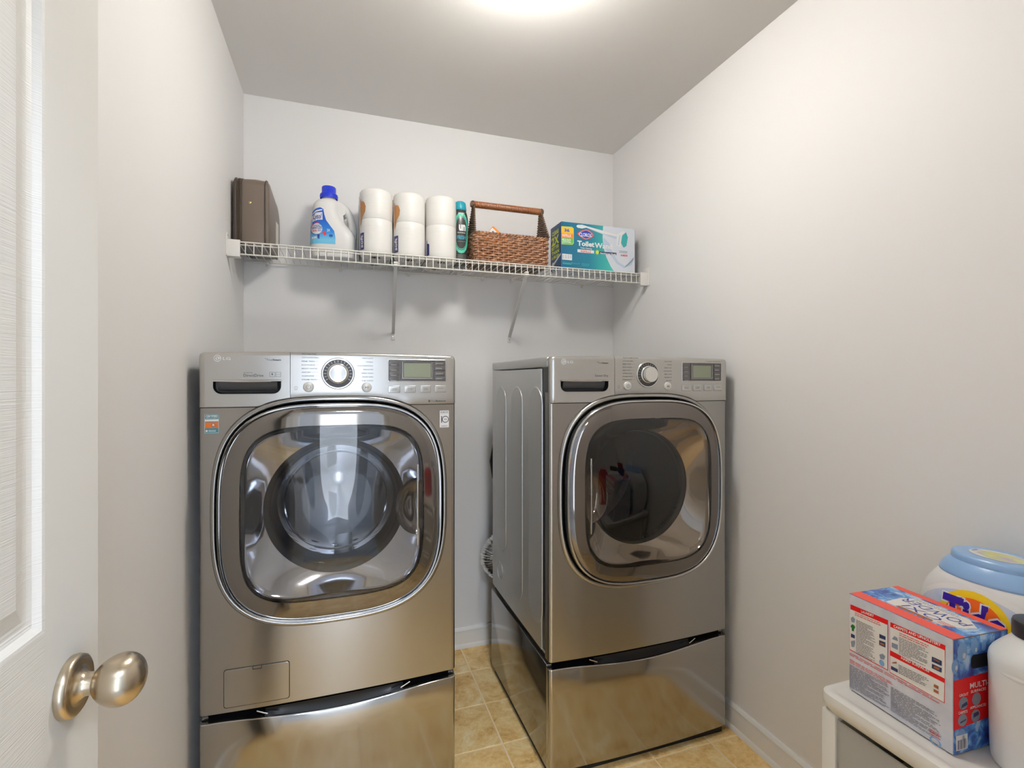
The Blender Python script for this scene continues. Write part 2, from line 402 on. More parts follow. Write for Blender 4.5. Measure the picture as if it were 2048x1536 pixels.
knob = kn.build('knob', 'knob_nickel', dr, smooth=50, label='brushed nickel rosette with egg-shaped knob')
kb = MB(); pr_ = []
for k in range(21):
    t = PI * k / 20; h = .0475 - .0265 * math.cos(t); r = .0282 * math.sin(t) * (1 - .12 * math.cos(t))
    pr_.append((max(r, .0001), h))
kb.lathe(pr_, (kx, 0, kz), '-y', 48); kb.build('knob_ball', 'knob_nickel', knob, smooth=60)
MB().lathe([(.0, 0), (.033, 0), (.0325, .0085), (.0175, .0105), (.0118, .03)], (kx, 0, 0), 'z', 24).build('back_rosette', 'knob_nickel', knob, smooth=50).matrix_local = Matrix.Translation((0, DT, kz)) @ Matrix.Translation((0, 0, 0)) @ Matrix.Rotation(-PI / 2, 4, 'X') @ Matrix.Translation((0, 0, 0))
MB().box(DW - .001, DW + .0015, .006, DT - .006, kz - .028, kz + .028, .0005).build('latch_plate', 'knob_nickel', dr, smooth=0)

# ------------------------------------------------------------------ ceiling lamps (the room's own, and an added hall fill)
def ceiling_lamp(name, loc, a, h, m, label):
    t = thing(name, label, 'lamp', loc)
    MB().lathe([(.001, -.012), (a * 1.02, -.012), (a * 1.04, -.008), (a * 1.04, 0)], (0, 0, 0), 'z', 40).build('base_plate', 'trim_white', t)
    d = MB(); d.lathe([(a * math.cos(k * PI / 16) if k < 8 else .001, -.012 - (h - .012) * math.sin(k * PI / 16)) for k in (0, 2, 4, 6, 8)], (0, 0, 0), 'z', 24)
    d.build('glass_dome', m, t, smooth=80)
    return t
ceiling_lamp('ceiling_lamp', (.475, 1.205, CEIL), .13, .12, 'lamp_glow', 'round glowing dome lamp on the ceiling, cut by the top edge')
ceiling_lamp('ceiling_lamp', (.1, -.72, CEIL), .15, .09, 'hall_fill_glow', 'round fill lamp added on the unseen hall ceiling outside the doorway')  # added out of view to brighten the room through the doorway
# ================================================================== washer, dryer and pedestals
mat('scoop_black', (.014, .014, .015), .34, spec=.35)
HW = .343; BOW = .012; ZC = .897
Z_BOT, Z_TOP = .374, 1.337
def yb(x): return -BOW * (1 - min(1., abs(x) / HW) ** 2)
def arch(x):
    """lower edge of the control panel: flat at the sides, riding over the door surround"""
    ax = abs(x); base = 1.1865
    if ax >= .232: return base
    r = .3175 * (1 - (ax / .3165) ** 3.1) ** (1 / 3.1) + ZC
    t = max(0., min(1., (.232 - ax) / .055)); t = t * t * (3 - 2 * t)
    return max(base, base + (r - base) * t)
def top_z(x): return Z_TOP - .004 * (abs(x) / HW) ** 2
from mathutils.geometry import delaunay_2d_cdt
def _grip_outline(gx0=-.3075, gx1=-.1435, gz0=1.2225, gz1=1.2590, rad=.020):
    return [(gx0, gz1), (gx0, gz0 + rad)] + [(gx0 + rad - rad * math.cos(PI / 2 * k / 6), gz0 + rad - rad * math.sin(PI / 2 * k / 6)) for k in range(1, 7)] + [(gx1 - rad + rad * math.sin(PI / 2 * k / 6), gz0 + rad - rad * math.cos(PI / 2 * k / 6)) for k in range(0, 7)] + [(gx1, gz1)]
GRIP = _grip_outline()
def panel_sheet(x0, x1, name, m, par, cut=None):
    """bowed strip of the control panel between x0 and x1; cut=(cx0,cx1,cz0,cz1) leaves an opening"""
    mb = MB(); P = -.006; xs = [x0 + (x1 - x0) * i / 40 for i in range(41)]; rings = []
    lo = x0 < -.3; hi = x1 > .3
    def col(x, d):
        zb_, zt = arch(x) + .0012, top_z(x); e = 0.
        if lo and x - x0 < .016: e = .016 - math.sqrt(max(0, .016 ** 2 - (.016 - (x - x0)) ** 2))
        if hi and x1 - x < .016: e = .016 - math.sqrt(max(0, .016 ** 2 - (.016 - (x1 - x)) ** 2))
        zt -= e * .7
        y = yb(x) + P + e * .8
        out = [(x, y + .012, zb_), (x, y + .0008, zb_), (x, y, zb_ + .0012)]
        out += [(x, y, zb_ + (zt - .006 - zb_) * k / 6) for k in range(1, 6)]
        out += [(x, y, zt - .010), (x, y + .0008, zt - .0055), (x, y + .003, zt - .002), (x, y + .007, zt), (x, y + .03, zt)]
        return out
    if lo: xs = [x0 + .016 * (1 - math.cos(PI / 2 * i / 6)) for i in range(6)] + [x0 + .016 + (x1 - x0 - .016) * i / 36 for i in range(37)]
    if hi: xs = [x0 + (x1 - .016 - x0) * i / 36 for i in range(37)] + [x1 - .016 * (1 - math.sin(PI / 2 * i / 6)) for i in range(1, 7)]
    cs = [col(x, 0) for x in xs]
    n = len(cs[0]); vs = [p for c_ in cs for p in c_]; fs = []
    for i in range(len(cs) - 1):
        for j in range(n - 1):
            if cut and xs[i] >= x0 + .0159 and 2 <= j <= 7: continue
            fs.append((i * n + j, (i + 1) * n + j, (i + 1) * n + j + 1, i * n + j + 1))
    mb.add(vs, fs)
    if cut:
        ii = [i for i in range(len(xs)) if xs[i] >= x0 + .0159]
        bnd = [(cs[i][2][0], cs[i][2][2]) for i in ii] + [(cs[ii[-1]][j][0], cs[ii[-1]][j][2]) for j in range(3, 9)] + [(cs[i][8][0], cs[i][8][2]) for i in reversed(ii[:-1])] + [(cs[ii[0]][j][0], cs[ii[0]][j][2]) for j in range(7, 2, -1)]
        pts = [Vector(p) for p in bnd] + [Vector(p) for p in cut]; nb, nc = len(bnd), len(cut)
        ed = [(k, (k + 1) % nb) for k in range(nb)] + [(nb + k, nb + (k + 1) % nc) for k in range(nc)]
        ov, oe, of, *_r = delaunay_2d_cdt(pts, ed, [], 0, 1e-6)
        def inside(p, poly):
            c = False; k = len(poly) - 1
            for m_ in range(len(poly)):
                a_, b_ = poly[m_], poly[k]
                if (a_[1] > p[1]) != (b_[1] > p[1]) and p[0] < (b_[0] - a_[0]) * (p[1] - a_[1]) / (b_[1] - a_[1]) + a_[0]: c = not c
                k = m_
            return c
        keep = []
        for f in of:
            cc = ((ov[f[0]][0] + ov[f[1]][0] + ov[f[2]][0]) / 3, (ov[f[0]][1] + ov[f[1]][1] + ov[f[2]][1]) / 3)
            if inside(cc, bnd) and not inside(cc, cut): keep.append(tuple(f))
        mb.add([(p[0], yb(p[0]) + P, p[1]) for p in ov], keep)
    mb.add(cs[0] if not lo else [], [tuple(range(n))] if not lo else []); mb.add(cs[-1] if not hi else [], [tuple(range(n))] if not hi else [])
    return mb.build(name, m, par, smooth=40)
psurf = lambda x, z, h: Vector((x, yb(x) - .006 - h, z))
fsurf = lambda x, z, h: Vector((x, yb(x) - h, z))

def front_sheet(par, m):
    """bowed steel front with a hole for the door and rounded upright edges"""
    mb = MB(); ZT = 1.2205; xe = HW - .012
    angs = sorted([2 * PI * k / 112 for k in range(112)] + [math.atan2(zz, xx) % (2 * PI) for xx in (xe, -xe) for zz in (ZT - ZC, Z_BOT - ZC)])
    inner, outer = [], []
    for t in angs:
        c_, s_ = math.cos(t), math.sin(t)
        ri = (abs(c_ / .304) ** 3.1 + abs(s_ / .307) ** 3.1) ** (-1 / 3.1)
        ro = min(xe / max(abs(c_), 1e-6), ((ZT - ZC) if s_ > 0 else (ZC - Z_BOT)) / max(abs(s_), 1e-6))
        inner.append((ri * c_, ri * s_)); outer.append((ro * c_, ro * s_))
    rings = []
    for k in range(6):
        f = k / 5; rings.append([(a[0] + (b[0] - a[0]) * f, yb(a[0] + (b[0] - a[0]) * f), ZC + a[1] + (b[1] - a[1]) * f) for a, b in zip(inner, outer)])
    mb.loft(rings)
    for sx in (-1, 1):
        cols_ = []
        for k in range(8):
            a = PI / 2 * k / 7; cols_.append((sx * (xe + .012 * math.sin(a)), yb(xe) + .012 * (1 - math.cos(a))))
        cols_.append((sx * HW, .034)); cols_.append((sx * (HW - .004), .034))
        mb.loft([[(x, y, z) for x, y in cols_] for z in (Z_BOT, .7, 1.0, ZT)], closed=False)
    xs = [-xe + 2 * xe * i / 24 for i in range(25)]
    mb.loft([[(x, yb(x), Z_BOT) for x in xs], [(x, yb(x) + .03, Z_BOT) for x in xs]], closed=False)
    return mb.build('front_panel', m, par, smooth=40)

def door_ring(prof, n, name, m, par, K=112, cap=False, dome=None):
    """loft round the door outline; prof = [(half_x, half_z, y)]"""
    mb = MB(); rings = [[(x, y + (yb(x) if abs(y) < .03 else yb(x)), ZC + z) for x, z in se(a, b, n if not isinstance(n, (list, tuple)) else n[i], K)] for i, (a, b, y) in enumerate(prof)]
    mb.loft(rings, True, False, cap); return mb.build(name, m, par, smooth=50)

def make_machine(kind, loc, label):
    W = kind == 'washer'
    t = thing('washing_machine' if W else 'dryer', label, 'washer' if W else 'dryer', loc)
    # cabinet: shell open at the front, dark recess strip, lid
    b = MB()
    for sx in (-1, 1): b.box(min(sx * HW, sx * (HW - .006)), max(sx * HW, sx * (HW - .006)), .066, .62, .382, 1.297, .002)
    b.box(-HW + .004, HW - .004, .612, .62, .382, 1.297); b.box(-HW + .004, HW - .004, .03, .615, .380, .386)
    cab = b.build('cabinet', 'side_metal', t, smooth=30)
    for sx in (-1, 1): MB().box(min(sx * (HW - .006), sx * (HW - .022)), max(sx * (HW - .006), sx * (HW - .022)), .012, .075, .382, 1.31).build('side_recess', 'dark_plastic', t, smooth=0)
    b = MB(); b.box(-HW - .0012, HW + .0012, .018, .625, 1.300, Z_TOP - .004, .006, 3); b.build('lid', 'side_metal', t, smooth=30)
    for yc, zb_, zt_, wd in ((.497, .566, 1.234, .128), (.306, .448, 1.236, .126), (.117, .452, 1.238, .122)):
        r = wd / 2; out = []
        for k in range(13): a = PI * k / 12; out.append((yc + r * math.cos(a), zt_ - r + r * math.sin(a)))
        for k in range(13): a = PI + PI * k / 12; out.append((yc + r * math.cos(a), zb_ + r + r * math.sin(a)))
        for sx in (-1, 1):
            sc_ = lambda d: [(yc + (y - yc) * (1 - d / r), (zt_ + zb_) / 2 + (z - (zt_ + zb_) / 2) * (1 - 2 * d / (zt_ - zb_))) for y, z in out]
            mb = MB(); rings = [[(sx * (HW + h), y, z) for y, z in sc_(d)] for d, h in ((0, -.001), (.0006, .0012), (.0022, .0022), (.005, .0024))]
            mb.loft(rings, True, False, True); mb.build('side_rib', 'side_metal', t, smooth=30)
    for sx in (-1, 1):
        MB().lathe([(.036, -.001), (.036, .0016), (.034, .002), (.001, .002)], (sx * HW, .515, .478), 'x', 28).build('vent_knockout', 'side_metal', t)
    steel_m = 'graphite_steel'
    front_sheet(t, steel_m)
    MB().box(-HW + .02, HW - .02, .022, .034, 1.18, 1.325).build('panel_backing', 'black_rubber', t, smooth=0)
    # control panel, two pieces with the seam between
    dp = panel_sheet(-HW, -.1212, 'drawer_panel', 'panel_silver', t, GRIP)
    cp = panel_sheet(-.1200, HW, 'control_panel', 'panel_silver', t)
    # detergent drawer / reservoir grip: a pocket in the panel with a bright lip over it
    def ysf(x, h): return yb(x) - .006 - h
    gx0, gx1 = GRIP[0][0], GRIP[-1][0]; gcx, gcz = (gx0 + gx1) / 2, 1.2420
    g = MB(); ringsg = []
    for s_, h in ((1.004, .0012), (.992, .0014), (.988, .0), (.985, -.006), (.97, -.012), (.9, -.016), (.5, -.018)):
        ringsg.append([(gcx + (x - gcx) * (1 - (1 - s_) * .35), ysf(x, h), gcz + (z - gcz) * s_) for x, z in GRIP])
    g.loft(ringsg, True, False, True); grip = g.build('drawer_grip', 'scoop_black', dp, smooth=40)
    lip = MB(); xs = [gx0 - .001 + (gx1 - gx0 + .002) * k / 14 for k in range(15)]
    lip.loft([[(x, ysf(x, hh), 1.2605 - .0050 * dz - .0016 * math.sin(PI * i / 14) * dz) for i, x in enumerate(xs)] for dz, hh in ((0, -.001), (0, .003), (.25, .0050), (.7, .0050), (1, .0035), (1, -.006))], closed=False)
    lip.build('grip_lip', 'satin_silver', dp, smooth=40)
    gl = MB(); gl.loft([[(x, ysf(x, hh), z) for x in [gx0 + .010 + (gx1 - gx0 - .020) * k / 12 for k in range(13)]] for z, hh in ((1.255, -.003), (1.248, -.0045), (1.240, -.0075), (1.233, -.013))], closed=False)
    gl.build('grip_blade', 'dial_dark', grip, smooth=60)
    # dark joint under the control panel
    jx = [-HW + .004 + (2 * HW - .008) * k / 80 for k in range(81)]
    ink('panel_joint', 'ink_dark', fsurf, [([(x, arch(x) + .0014) for x in jx] + [(x, arch(x) - .0012) for x in jx], [(k, k + 1, 81 + k + 1, 81 + k) for k in range(80)])], t, .0012)
    # maker's mark and lettering
    ink('logo', 'ink_white', psurf, [ell2(-.2974, 1.3171, .0088, .0090), text2('LG', -.2846, 1.3126, -.2662, 1.3204, .02)], dp)
    ink('logo_face', 'button_dark', psurf, [arc2(-.2974, 1.3171, .0056, .0066, 20, 350), rect2(-.2979, 1.3140, -.2970, 1.3202), rect2(-.2979, 1.3140, -.2945, 1.3148), ell2(-.3005, 1.3188, .0009, .0009, 8)], dp, .0007)
    sh = [text2('True', -.1795, 1.3118, -.1655, 1.3170), text2('Steam', -.1648, 1.3118, -.1435, 1.3170, .03), arc2(-.1825, 1.3165, .0015, .0021, -60, 140)]
    if W: sh += [text2('INVERTER', -.2351, 1.2780, -.2130, 1.2800), text2('DirectDrive', -.2351, 1.2682, -.1870, 1.2758), ring2(rrect2(-.172, 1.2684, -.1582, 1.2810, .001), rrect2(-.1714, 1.2690, -.1588, 1.2804, .001)), ring2(rrect2(-.157, 1.2684, -.1437, 1.2810, .001), rrect2(-.1564, 1.2690, -.1443, 1.2804, .001)), text2('6', -.1675, 1.2725, -.1630, 1.2790, .02), text2('MOTOR', -.1550, 1.2735, -.1455, 1.2755)]
    else: sh += [text2('Sensor Dry', -.1905, 1.2682, -.1437, 1.2770)]
    ink('lettering', 'ink_dark', psurf, sh, dp)
    # dial
    c0 = (.0032, yb(0) - .006, 1.2777)
    dm = MB(); dm.lathe([(.0445, -.001), (.0445, .0015), (.0425, .0035), (.0395, .0032), (.039, .0015)], c0, '-y', 56); dial = dm.build('dial_ring', 'satin_silver', cp, smooth=50)
    MB().lathe([(.0395, .0012), (.0385, .0022), (.027, .0030), (.020, .0030)], c0, '-y', 56).build('dial_face', 'dial_dark', dial, smooth=40)
    MB().lathe([(.0290, .0028), (.0290, .0058), (.0282, .0075), (.0262, .0085), (.0255, .0200), (.0245, .0232), (.0222, .0240), (.0205, .0236), (.001, .0228)], c0, '-y', 56).build('dial_knob', 'knob_silver', dial, smooth=40)
    dsurf = lambda u, v, h: Vector((c0[0] + u, c0[1] - .0031 - h, c0[2] + v))
    ink('dial_ticks', 'button_silver', dsurf, [([(math.cos(a) * .031 - math.sin(a) * .0004, math.sin(a) * .031 + math.cos(a) * .0004), (math.cos(a) * .031 + math.sin(a) * .0004, math.sin(a) * .031 - math.cos(a) * .0004), (math.cos(a) * .0375 + math.sin(a) * .0004, math.sin(a) * .0375 - math.cos(a) * .0004), (math.cos(a) * .0375 - math.sin(a) * .0004, math.sin(a) * .0375 + math.cos(a) * .0004)], [(0, 1, 2, 3)]) for a in [math.radians(-30 + 240 * k / 16) for k in range(17)]], dial)
    for bx, bz, sym in ((-.0741, 1.2403, 'p'), (.0807, 1.2385, 's')):
        cc = (bx, yb(bx) - .006, bz)
        bt = MB(); bt.lathe([(.0140, -.001), (.0140, .0025), (.0132, .0042), (.0118, .0050), (.001, .0054)], cc, '-y', 32)
        bo = bt.build('push_button', 'button_white', cp, smooth=45)
        bs = lambda u, v, h, cc=cc: Vector((cc[0] + u, cc[1] - .0056 - h, cc[2] + v))
        ink('button_symbol', 'ink_grey', bs, [arc2(0, 0, .0048, .0056, 0, 360, 24), rect2(-.0004, -.002, .0004, .003)] if sym == 'p' else [poly2([(-.004, -.0035), (.0, 0), (-.004, .0035)]), rect2(.0012, -.0035, .0022, .0035), rect2(.0034, -.0035, .0044, .0035)], bo, .0002)
    if W:
        le = ['TRUE STEAM CYCLES', 'COTTON/NORMAL', 'PERM. PRESS', 'BULKY/LARGE', 'BRIGHT WHITES', 'SANITARY', 'ALLERGIENE', 'STEAM FRESH']; ri = ['HEAVY DUTY', 'TOWELS', 'HAND WASH/WOOL', 'DELICATES', 'SPEED WASH', 'RINSE+SPIN', 'TUB CLEAN']
        fwl = [.037, .045, .034, .034, .040, .024, .032, .040]; fwr = [.030, .020, .044, .027, .032, .030, .032]
    else:
        le = ['TRUE STEAM CYCLES', 'COTTON/NORMAL', 'PERM. PRESS', 'BULKY/LARGE', 'HEAVY DUTY', 'ANTIBACTERIAL', 'STEAM FRESH', 'STEAM SANITARY']; ri = ['DELICATES', 'TOWELS', 'SPEED DRY', 'ULTRA DELICATE', 'SMALL LOAD', 'FRESHEN UP', 'AIR DRY']
        fwl = [.058, .040, .032, .034, .032, .036, .038, .036]; fwr = [.030, .020, .030, .034, .030, .030, .024]
    sh = []
    for k, (s_, w_) in enumerate(zip(le, fwl)):
        z = 1.3316 - k * (1.3316 - 1.2607) / 7; sh.append(text2(s_, -.0915, z - .0016, -.0915 + w_, z + .0016, .015))
        if k: sh.append(rect2(-.0915 + w_ + .002, z - .0002, -.044 - .004 * math.sin(k / 7 * PI) , z + .0002))
    for k, (s_, w_) in enumerate(zip(ri, fwr)):
        z = 1.3216 - k * (1.3216 - 1.2575) / 6; sh.append(text2(s_, .0985 - w_, z - .0016, .0985, z + .0016, .015))
    sh += [text2('ESTIMATED TIME REMAINING', .249, 1.3232, .308, 1.3248, .01), arc2(-.106, 1.238, .0035, .0042, 0, 360, 20), rect2(-.1062, 1.2365, -.1058, 1.2395)]
    sh += [rect2(-.111, 1.2318, -.101, 1.2323)]
    if W: sh += [ell2(.2612, 1.1966, .0033, .0035, 16), text2('True', .2665, 1.1938, .2805, 1.1992), text2('Balance', .2810, 1.1938, .3110, 1.1992, .03)]
    ink('cycle_lettering', 'ink_grey', psurf, sh, cp)
    # display
    dsp = MB(); rr = rrect2(.1393, 1.2542, .312, 1.3205, .003); dsp.loft([[psurf(x, z, h) for x, z in rrect2(.1393 + d, 1.2542 + d, .312 - d, 1.3205 - d, .003)] for d, h in ((0, -.001), (0, .0018), (.0008, .0024), (.0022, .0024), (.0028, .0008))])
    disp = dsp.build('display_frame', 'satin_silver', cp, smooth=30)
    ink('display_field', 'button_dark', psurf, [rect2(.141, 1.256, .3103, 1.319, 10, 1)], disp, .0009)
    bz_ = MB(); bz_.loft([[psurf(x, z, h) for x, z in rrect2(.176 + d, 1.2608 + d, .2745 - d, 1.3165 - d, .001)] for d, h in ((0, .0008), (.0005, .0034), (.003, .0034), (.0045, .0016))]); bz_.build('screen_bezel', 'button_dark', disp, smooth=20)
    ink('screen_rim', 'satin_silver', psurf, [ring2(rrect2(.181, 1.2642, .2700, 1.3138, .001), rrect2(.1825, 1.2656, .2685, 1.3124, .001))], disp, .0022)
    ink('screen', 'lcd', psurf, [rect2(.1855, 1.2675, .2655, 1.3095, 6, 1)], disp, .0019)
    for k in range(4):
        for xa, xb in ((.1425, .1725), (.2775, .309)):
            z1 = 1.3165 - k * .0152; mb = MB(); mb.loft([[psurf(x, z, h) for x, z in rrect2(xa + d, z1 - .0135 + d, xb - d, z1 - d, .0008, 2)] for d, h in ((0, .0008), (.0003, .0026), (.001, .0030))], True, False, True)
            bb = mb.build('display_button', 'button_dark', disp, smooth=30)
            ink('button_line', 'button_silver', psurf, [rect2(xa + .006, z1 - .0135, xb - .008, z1 - .0125)] if xa < .2 else [lines2(xa + .004, z1 - .0090, xb - .006, z1 - .0055, 1, .6, k)], bb, .0033)
    bl = ['WASH/RINSE', 'SPIN', 'SOIL', 'SIGNAL'] if W else ['DRY', 'TEMP', 'TIME', 'SIGNAL']
    for k, (xa, xb) in enumerate(((.1405, .1752), (.1873, .2205), (.2345, .2656), (.2785, .312))):
        mb = MB(); mb.loft([[psurf(x, z, h) for x, z in rrect2(xa + d, 1.2222 + d, xb - d, 1.2432 - d, .0015, 3)] for d, h in ((0, -.001), (.0002, .0030), (.0012, .0042), (.0026, .0044))], True, False, True)
        bo = mb.build('option_button', 'button_silver', cp, smooth=30)
        ink('button_lettering', 'ink_grey', psurf, [text2(bl[k], xa + .008, 1.2335, xb - .008, 1.2360, .01)] + ([text2('LEVEL', xa + .009, 1.2295, xb - .009, 1.2320, .01)] if k < 3 else []), bo, .0047)
    # door surround, gap, door
    hs = -1 if not W else 1                         # side of the grip
    door_ring([(.3165, .3190, .002), (.3155, .318, -.004), (.3120, .3145, -.0095), (.3070, .3095, -.0115), (.3030, .3055, -.0095), (.3005, .303, -.004), (.3, .3025, .03)], 3.1, 'door_surround', 'graphite_steel', t)
    door = door_ring([(.3005, .3030, .028), (.3, .3025, .028), (.2975, .3, .012), (.2965, .2990, -.022), (.2945, .297, -.027)], 3.2, 'door', 'black_gloss', t)
    door_ring([(.2950, .2975, -.0255), (.2945, .297, -.0295), (.2925, .295, -.0318), (.2900, .2925, -.0315), (.2885, .291, -.0285)], 3.25, 'door_rim', 'chrome', door)
    door_ring([(.2890, .2915, -.0265), (.2860, .2885, -.0275), (.2840, .2865, -.0290), (.265, .2665, -.0330), (.2405, .2385, -.0370)], [3.3, 3.3, 3.35, 3.7, 4.2], 'door_plate', 'door_plate' if W else 'door_plate_dark', door)
    # window glass: gently domed pane
    win = door_ring([(.2405 * s_, .2385 * s_, -.0370 - .016 * (1 - s_ * s_)) for s_ in (1, .93, .8, .6, .4, .2, .02)], 4.2, 'window_glass', 'washer_glass' if W else 'dryer_glass', door, 72, True)
    # throat behind the glass, gasket, drum
    mb = MB(); K = 96
    def blend(f, y, rr):
        A = se(.238, .236, 4.2, K); B = [(rr * math.cos(2 * PI * k / K), rr * math.sin(2 * PI * k / K)) for k in range(K)]
        return [(a[0] * (1 - f) + b[0] * f, y + (yb(a[0]) if f < .5 else yb(0)), ZC + a[1] * (1 - f) + b[1] * f) for a, b in zip(A, B)]
    mb.loft([blend(0, -.034, .2), blend(0, -.030, .2), blend(.2, -.018, .2), blend(.55, .008, .2), blend(.85, .030, .197), blend(1, .040, .194)])
    mb.build('throat', 'funnel_chrome' if W else 'funnel_dark', door, smooth=60)
    cdr = (0, 0, ZC)
    if W:
        MB().lathe([(.200, -.036), (.192, -.040), (.182, -.044), (.176, -.052), (.176, -.075), (.168, -.085), (.165, -.10), (.19, -.115)], cdr, '-y', 64).build('gasket', 'black_rubber', t, smooth=60)
        MB().lathe([(.183, -.040), (.176, -.036), (.170, -.040), (.160, -.066), (.148, -.098), (.144, -.104), (.136, -.108), (.10, -.112), (.05, -.114), (.001, -.114)], cdr, '-y', 64).build('glass_bowl', 'bowl_glass', door, smooth=60)
        MB().lathe([(.150, -.094), (.147, -.092), (.144, -.096)], cdr, '-y', 64).build('bowl_ring', 'chrome', door, smooth=60)
        MB().lathe([(.19, -.10), (.235, -.13), (.238, -.20), (.238, -.40), (.225, -.43), (.06, -.44), (.03, -.42), (.001, -.42)], cdr, '-y', 72).build('drum', 'drum_steel', t, smooth=40)
        for k in range(3):
            a = math.radians(90 + 120 * k + 25); v = MB()
            v.box(-.03, .03, .15, .40, -.238, -.19, .015, 3, Matrix.Translation((0, 0, ZC)) @ Matrix.Rotation(a, 4, 'Y')); v.build('drum_paddle', 'dial_dark', t, smooth=50)
    else:
        MB().lathe([(.197, -.036), (.190, -.044), (.186, -.060), (.200, -.075)], cdr, '-y', 64).build('gasket', 'dark_plastic', t, smooth=60)
        MB().lathe([(.20, -.07), (.25, -.09), (.26, -.14), (.26, -.48), (.24, -.50), (.001, -.50)], cdr, '-y', 72).build('drum', 'dryer_drum', t, smooth=40)
        for k in range(9):
            a = math.radians(-78 + k * 6); MB().box(-.0022, .0022, -.006, .0, -.002, .010, 0, 2, Matrix.Translation((math.cos(a) * .183, .055, ZC + math.sin(a) * .183)) @ Matrix.Rotation(-a + PI / 2, 4, 'Y')).build('lint_slot', 'black_rubber', t, smooth=0)
    # hand grip set into the pane: half-oval bowl behind, bright straight edge in front
    gx = .2215 * hs; mb = MB(); rings = []
    for f, y in ((1, -.0335), (.96, -.030), (.86, -.018), (.66, -.008), (.35, -.003), (.05, -.002)):
        ring = []
        for k in range(33):
            a = PI / 2 + PI * k / 32; ring.append((gx + hs * (.062 * f * math.cos(a)) * 1.0, y + yb(gx), ZC - .004 + .082 * f * math.sin(a)))
        rings.append(ring)
    mb.loft(rings, False); mb.loft([[p for p in rings[0]], [(p[0], p[1] - .002, p[2]) for p in rings[0]]], False)
    mb.build('hand_grip', 'door_plate_dark', door, smooth=60)
    mb = MB(); mb.box(gx - .0019, gx + .0019, yb(gx) - .0425, yb(gx) - .036, ZC - .118, ZC + .118, .0008); mb.build('grip_edge', 'chrome', door, smooth=20)
    if W:
        # service hatch
        base = dense(rrect2(-.2838, .3862, -.1226, .4885, .007)); hc = (-.2032, .4374)
        inset = lambda d: [(hc[0] + (x - hc[0]) * (1 - d / .0806), hc[1] + (z - hc[1]) * (1 - d / .0512)) for x, z in base]
        mb = MB(); mb.loft([[fsurf(x, z, h) for x, z in inset(d)] for d, h in ((.0009, .0), (.0012, .0010), (.0022, .0014))], True, False, False)
        tv, tf = tri_fill(inset(.0022), .012); mb.add([fsurf(x, z, .0014) for x, z in tv], tf); hatch = mb.build('service_hatch', 'graphite_steel', t, smooth=20)
        ink('hatch_gap', 'ink_dark', fsurf, [ring2(inset(-.0006), inset(.0012))], hatch, .0004)
        ink('hatch_catch', 'ink_dark', fsurf, [ring2(rrect2(-.2145, .4795, -.1915, .4890, .001), rrect2(-.2130, .4815, -.1930, .4890, .001))], hatch, .0018)
        # stickers
        st = MB(); st.add([fsurf(u, v, h) for u, v in rrect2(-.3285, 1.1195, -.2955, 1.1690, .001) for h in (.0005,)], [tuple(range(24))])
        s1 = st.build('certified_sticker', 'ink_white', t, smooth=0, label='teal and orange certified sticker')
        ink('sticker_teal', mat('sticker_teal', srgb(56, 138, 152), .4), fsurf, [rect2(-.3278, 1.1560, -.2962, 1.1683), rect2(-.3278, 1.1202, -.2962, 1.1325)], s1, .0007)
        ink('sticker_orange', mat('sticker_orange', srgb(226, 116, 44), .4), fsurf, [rect2(-.3278, 1.1325, -.2962, 1.1480)], s1, .0007)
        ink('sticker_emblem', 'sticker_teal', fsurf, [arc2(-.3075, 1.1405, .0045, .0060, 0, 360, 24), rect2(-.3278, 1.1480, -.2962, 1.1500)], s1, .0009)
        ink('sticker_lettering', 'ink_white', fsurf, [text2('CERTIFIED', -.3265, 1.1618, -.2975, 1.1665, .04), text2('asthma & allergy', -.3265, 1.1575, -.2975, 1.1605, .03), text2('friendly', -.3265, 1.1510, -.3120, 1.1545, .03), text2('R', -.3100, 1.1380, -.3050, 1.1432, .02), rect2(-.3260, 1.1228, -.3215, 1.1275), lines2(-.3195, 1.1225, -.2985, 1.1280, 2)], s1, .0011)
        st = MB(); st.add([fsurf(u, v, .0005) for u, v in rrect2(.2940, 1.1155, .3225, 1.1668, .001)], [tuple(range(24))])
        s2 = st.build('warranty_sticker', 'ink_white', t, smooth=0, label='small white ten year warranty sticker')
        ink('sticker_lettering', 'ink_dark', fsurf, [text2('DD MOTOR', .2965, 1.1600, .3200, 1.1635, .02), text2('1', .2985, 1.1300, .3010, 1.1500, .01), arc2(.3115, 1.1400, .0085, .0104, 0, 360, 28), text2('YEAR', .3068, 1.1385, .3162, 1.1415, .02), text2('WARRANTY', .2985, 1.1185, .3185, 1.1212, .02), rect2(.2960, 1.1575, .3205, 1.1579)], s2, .0009)
    return t

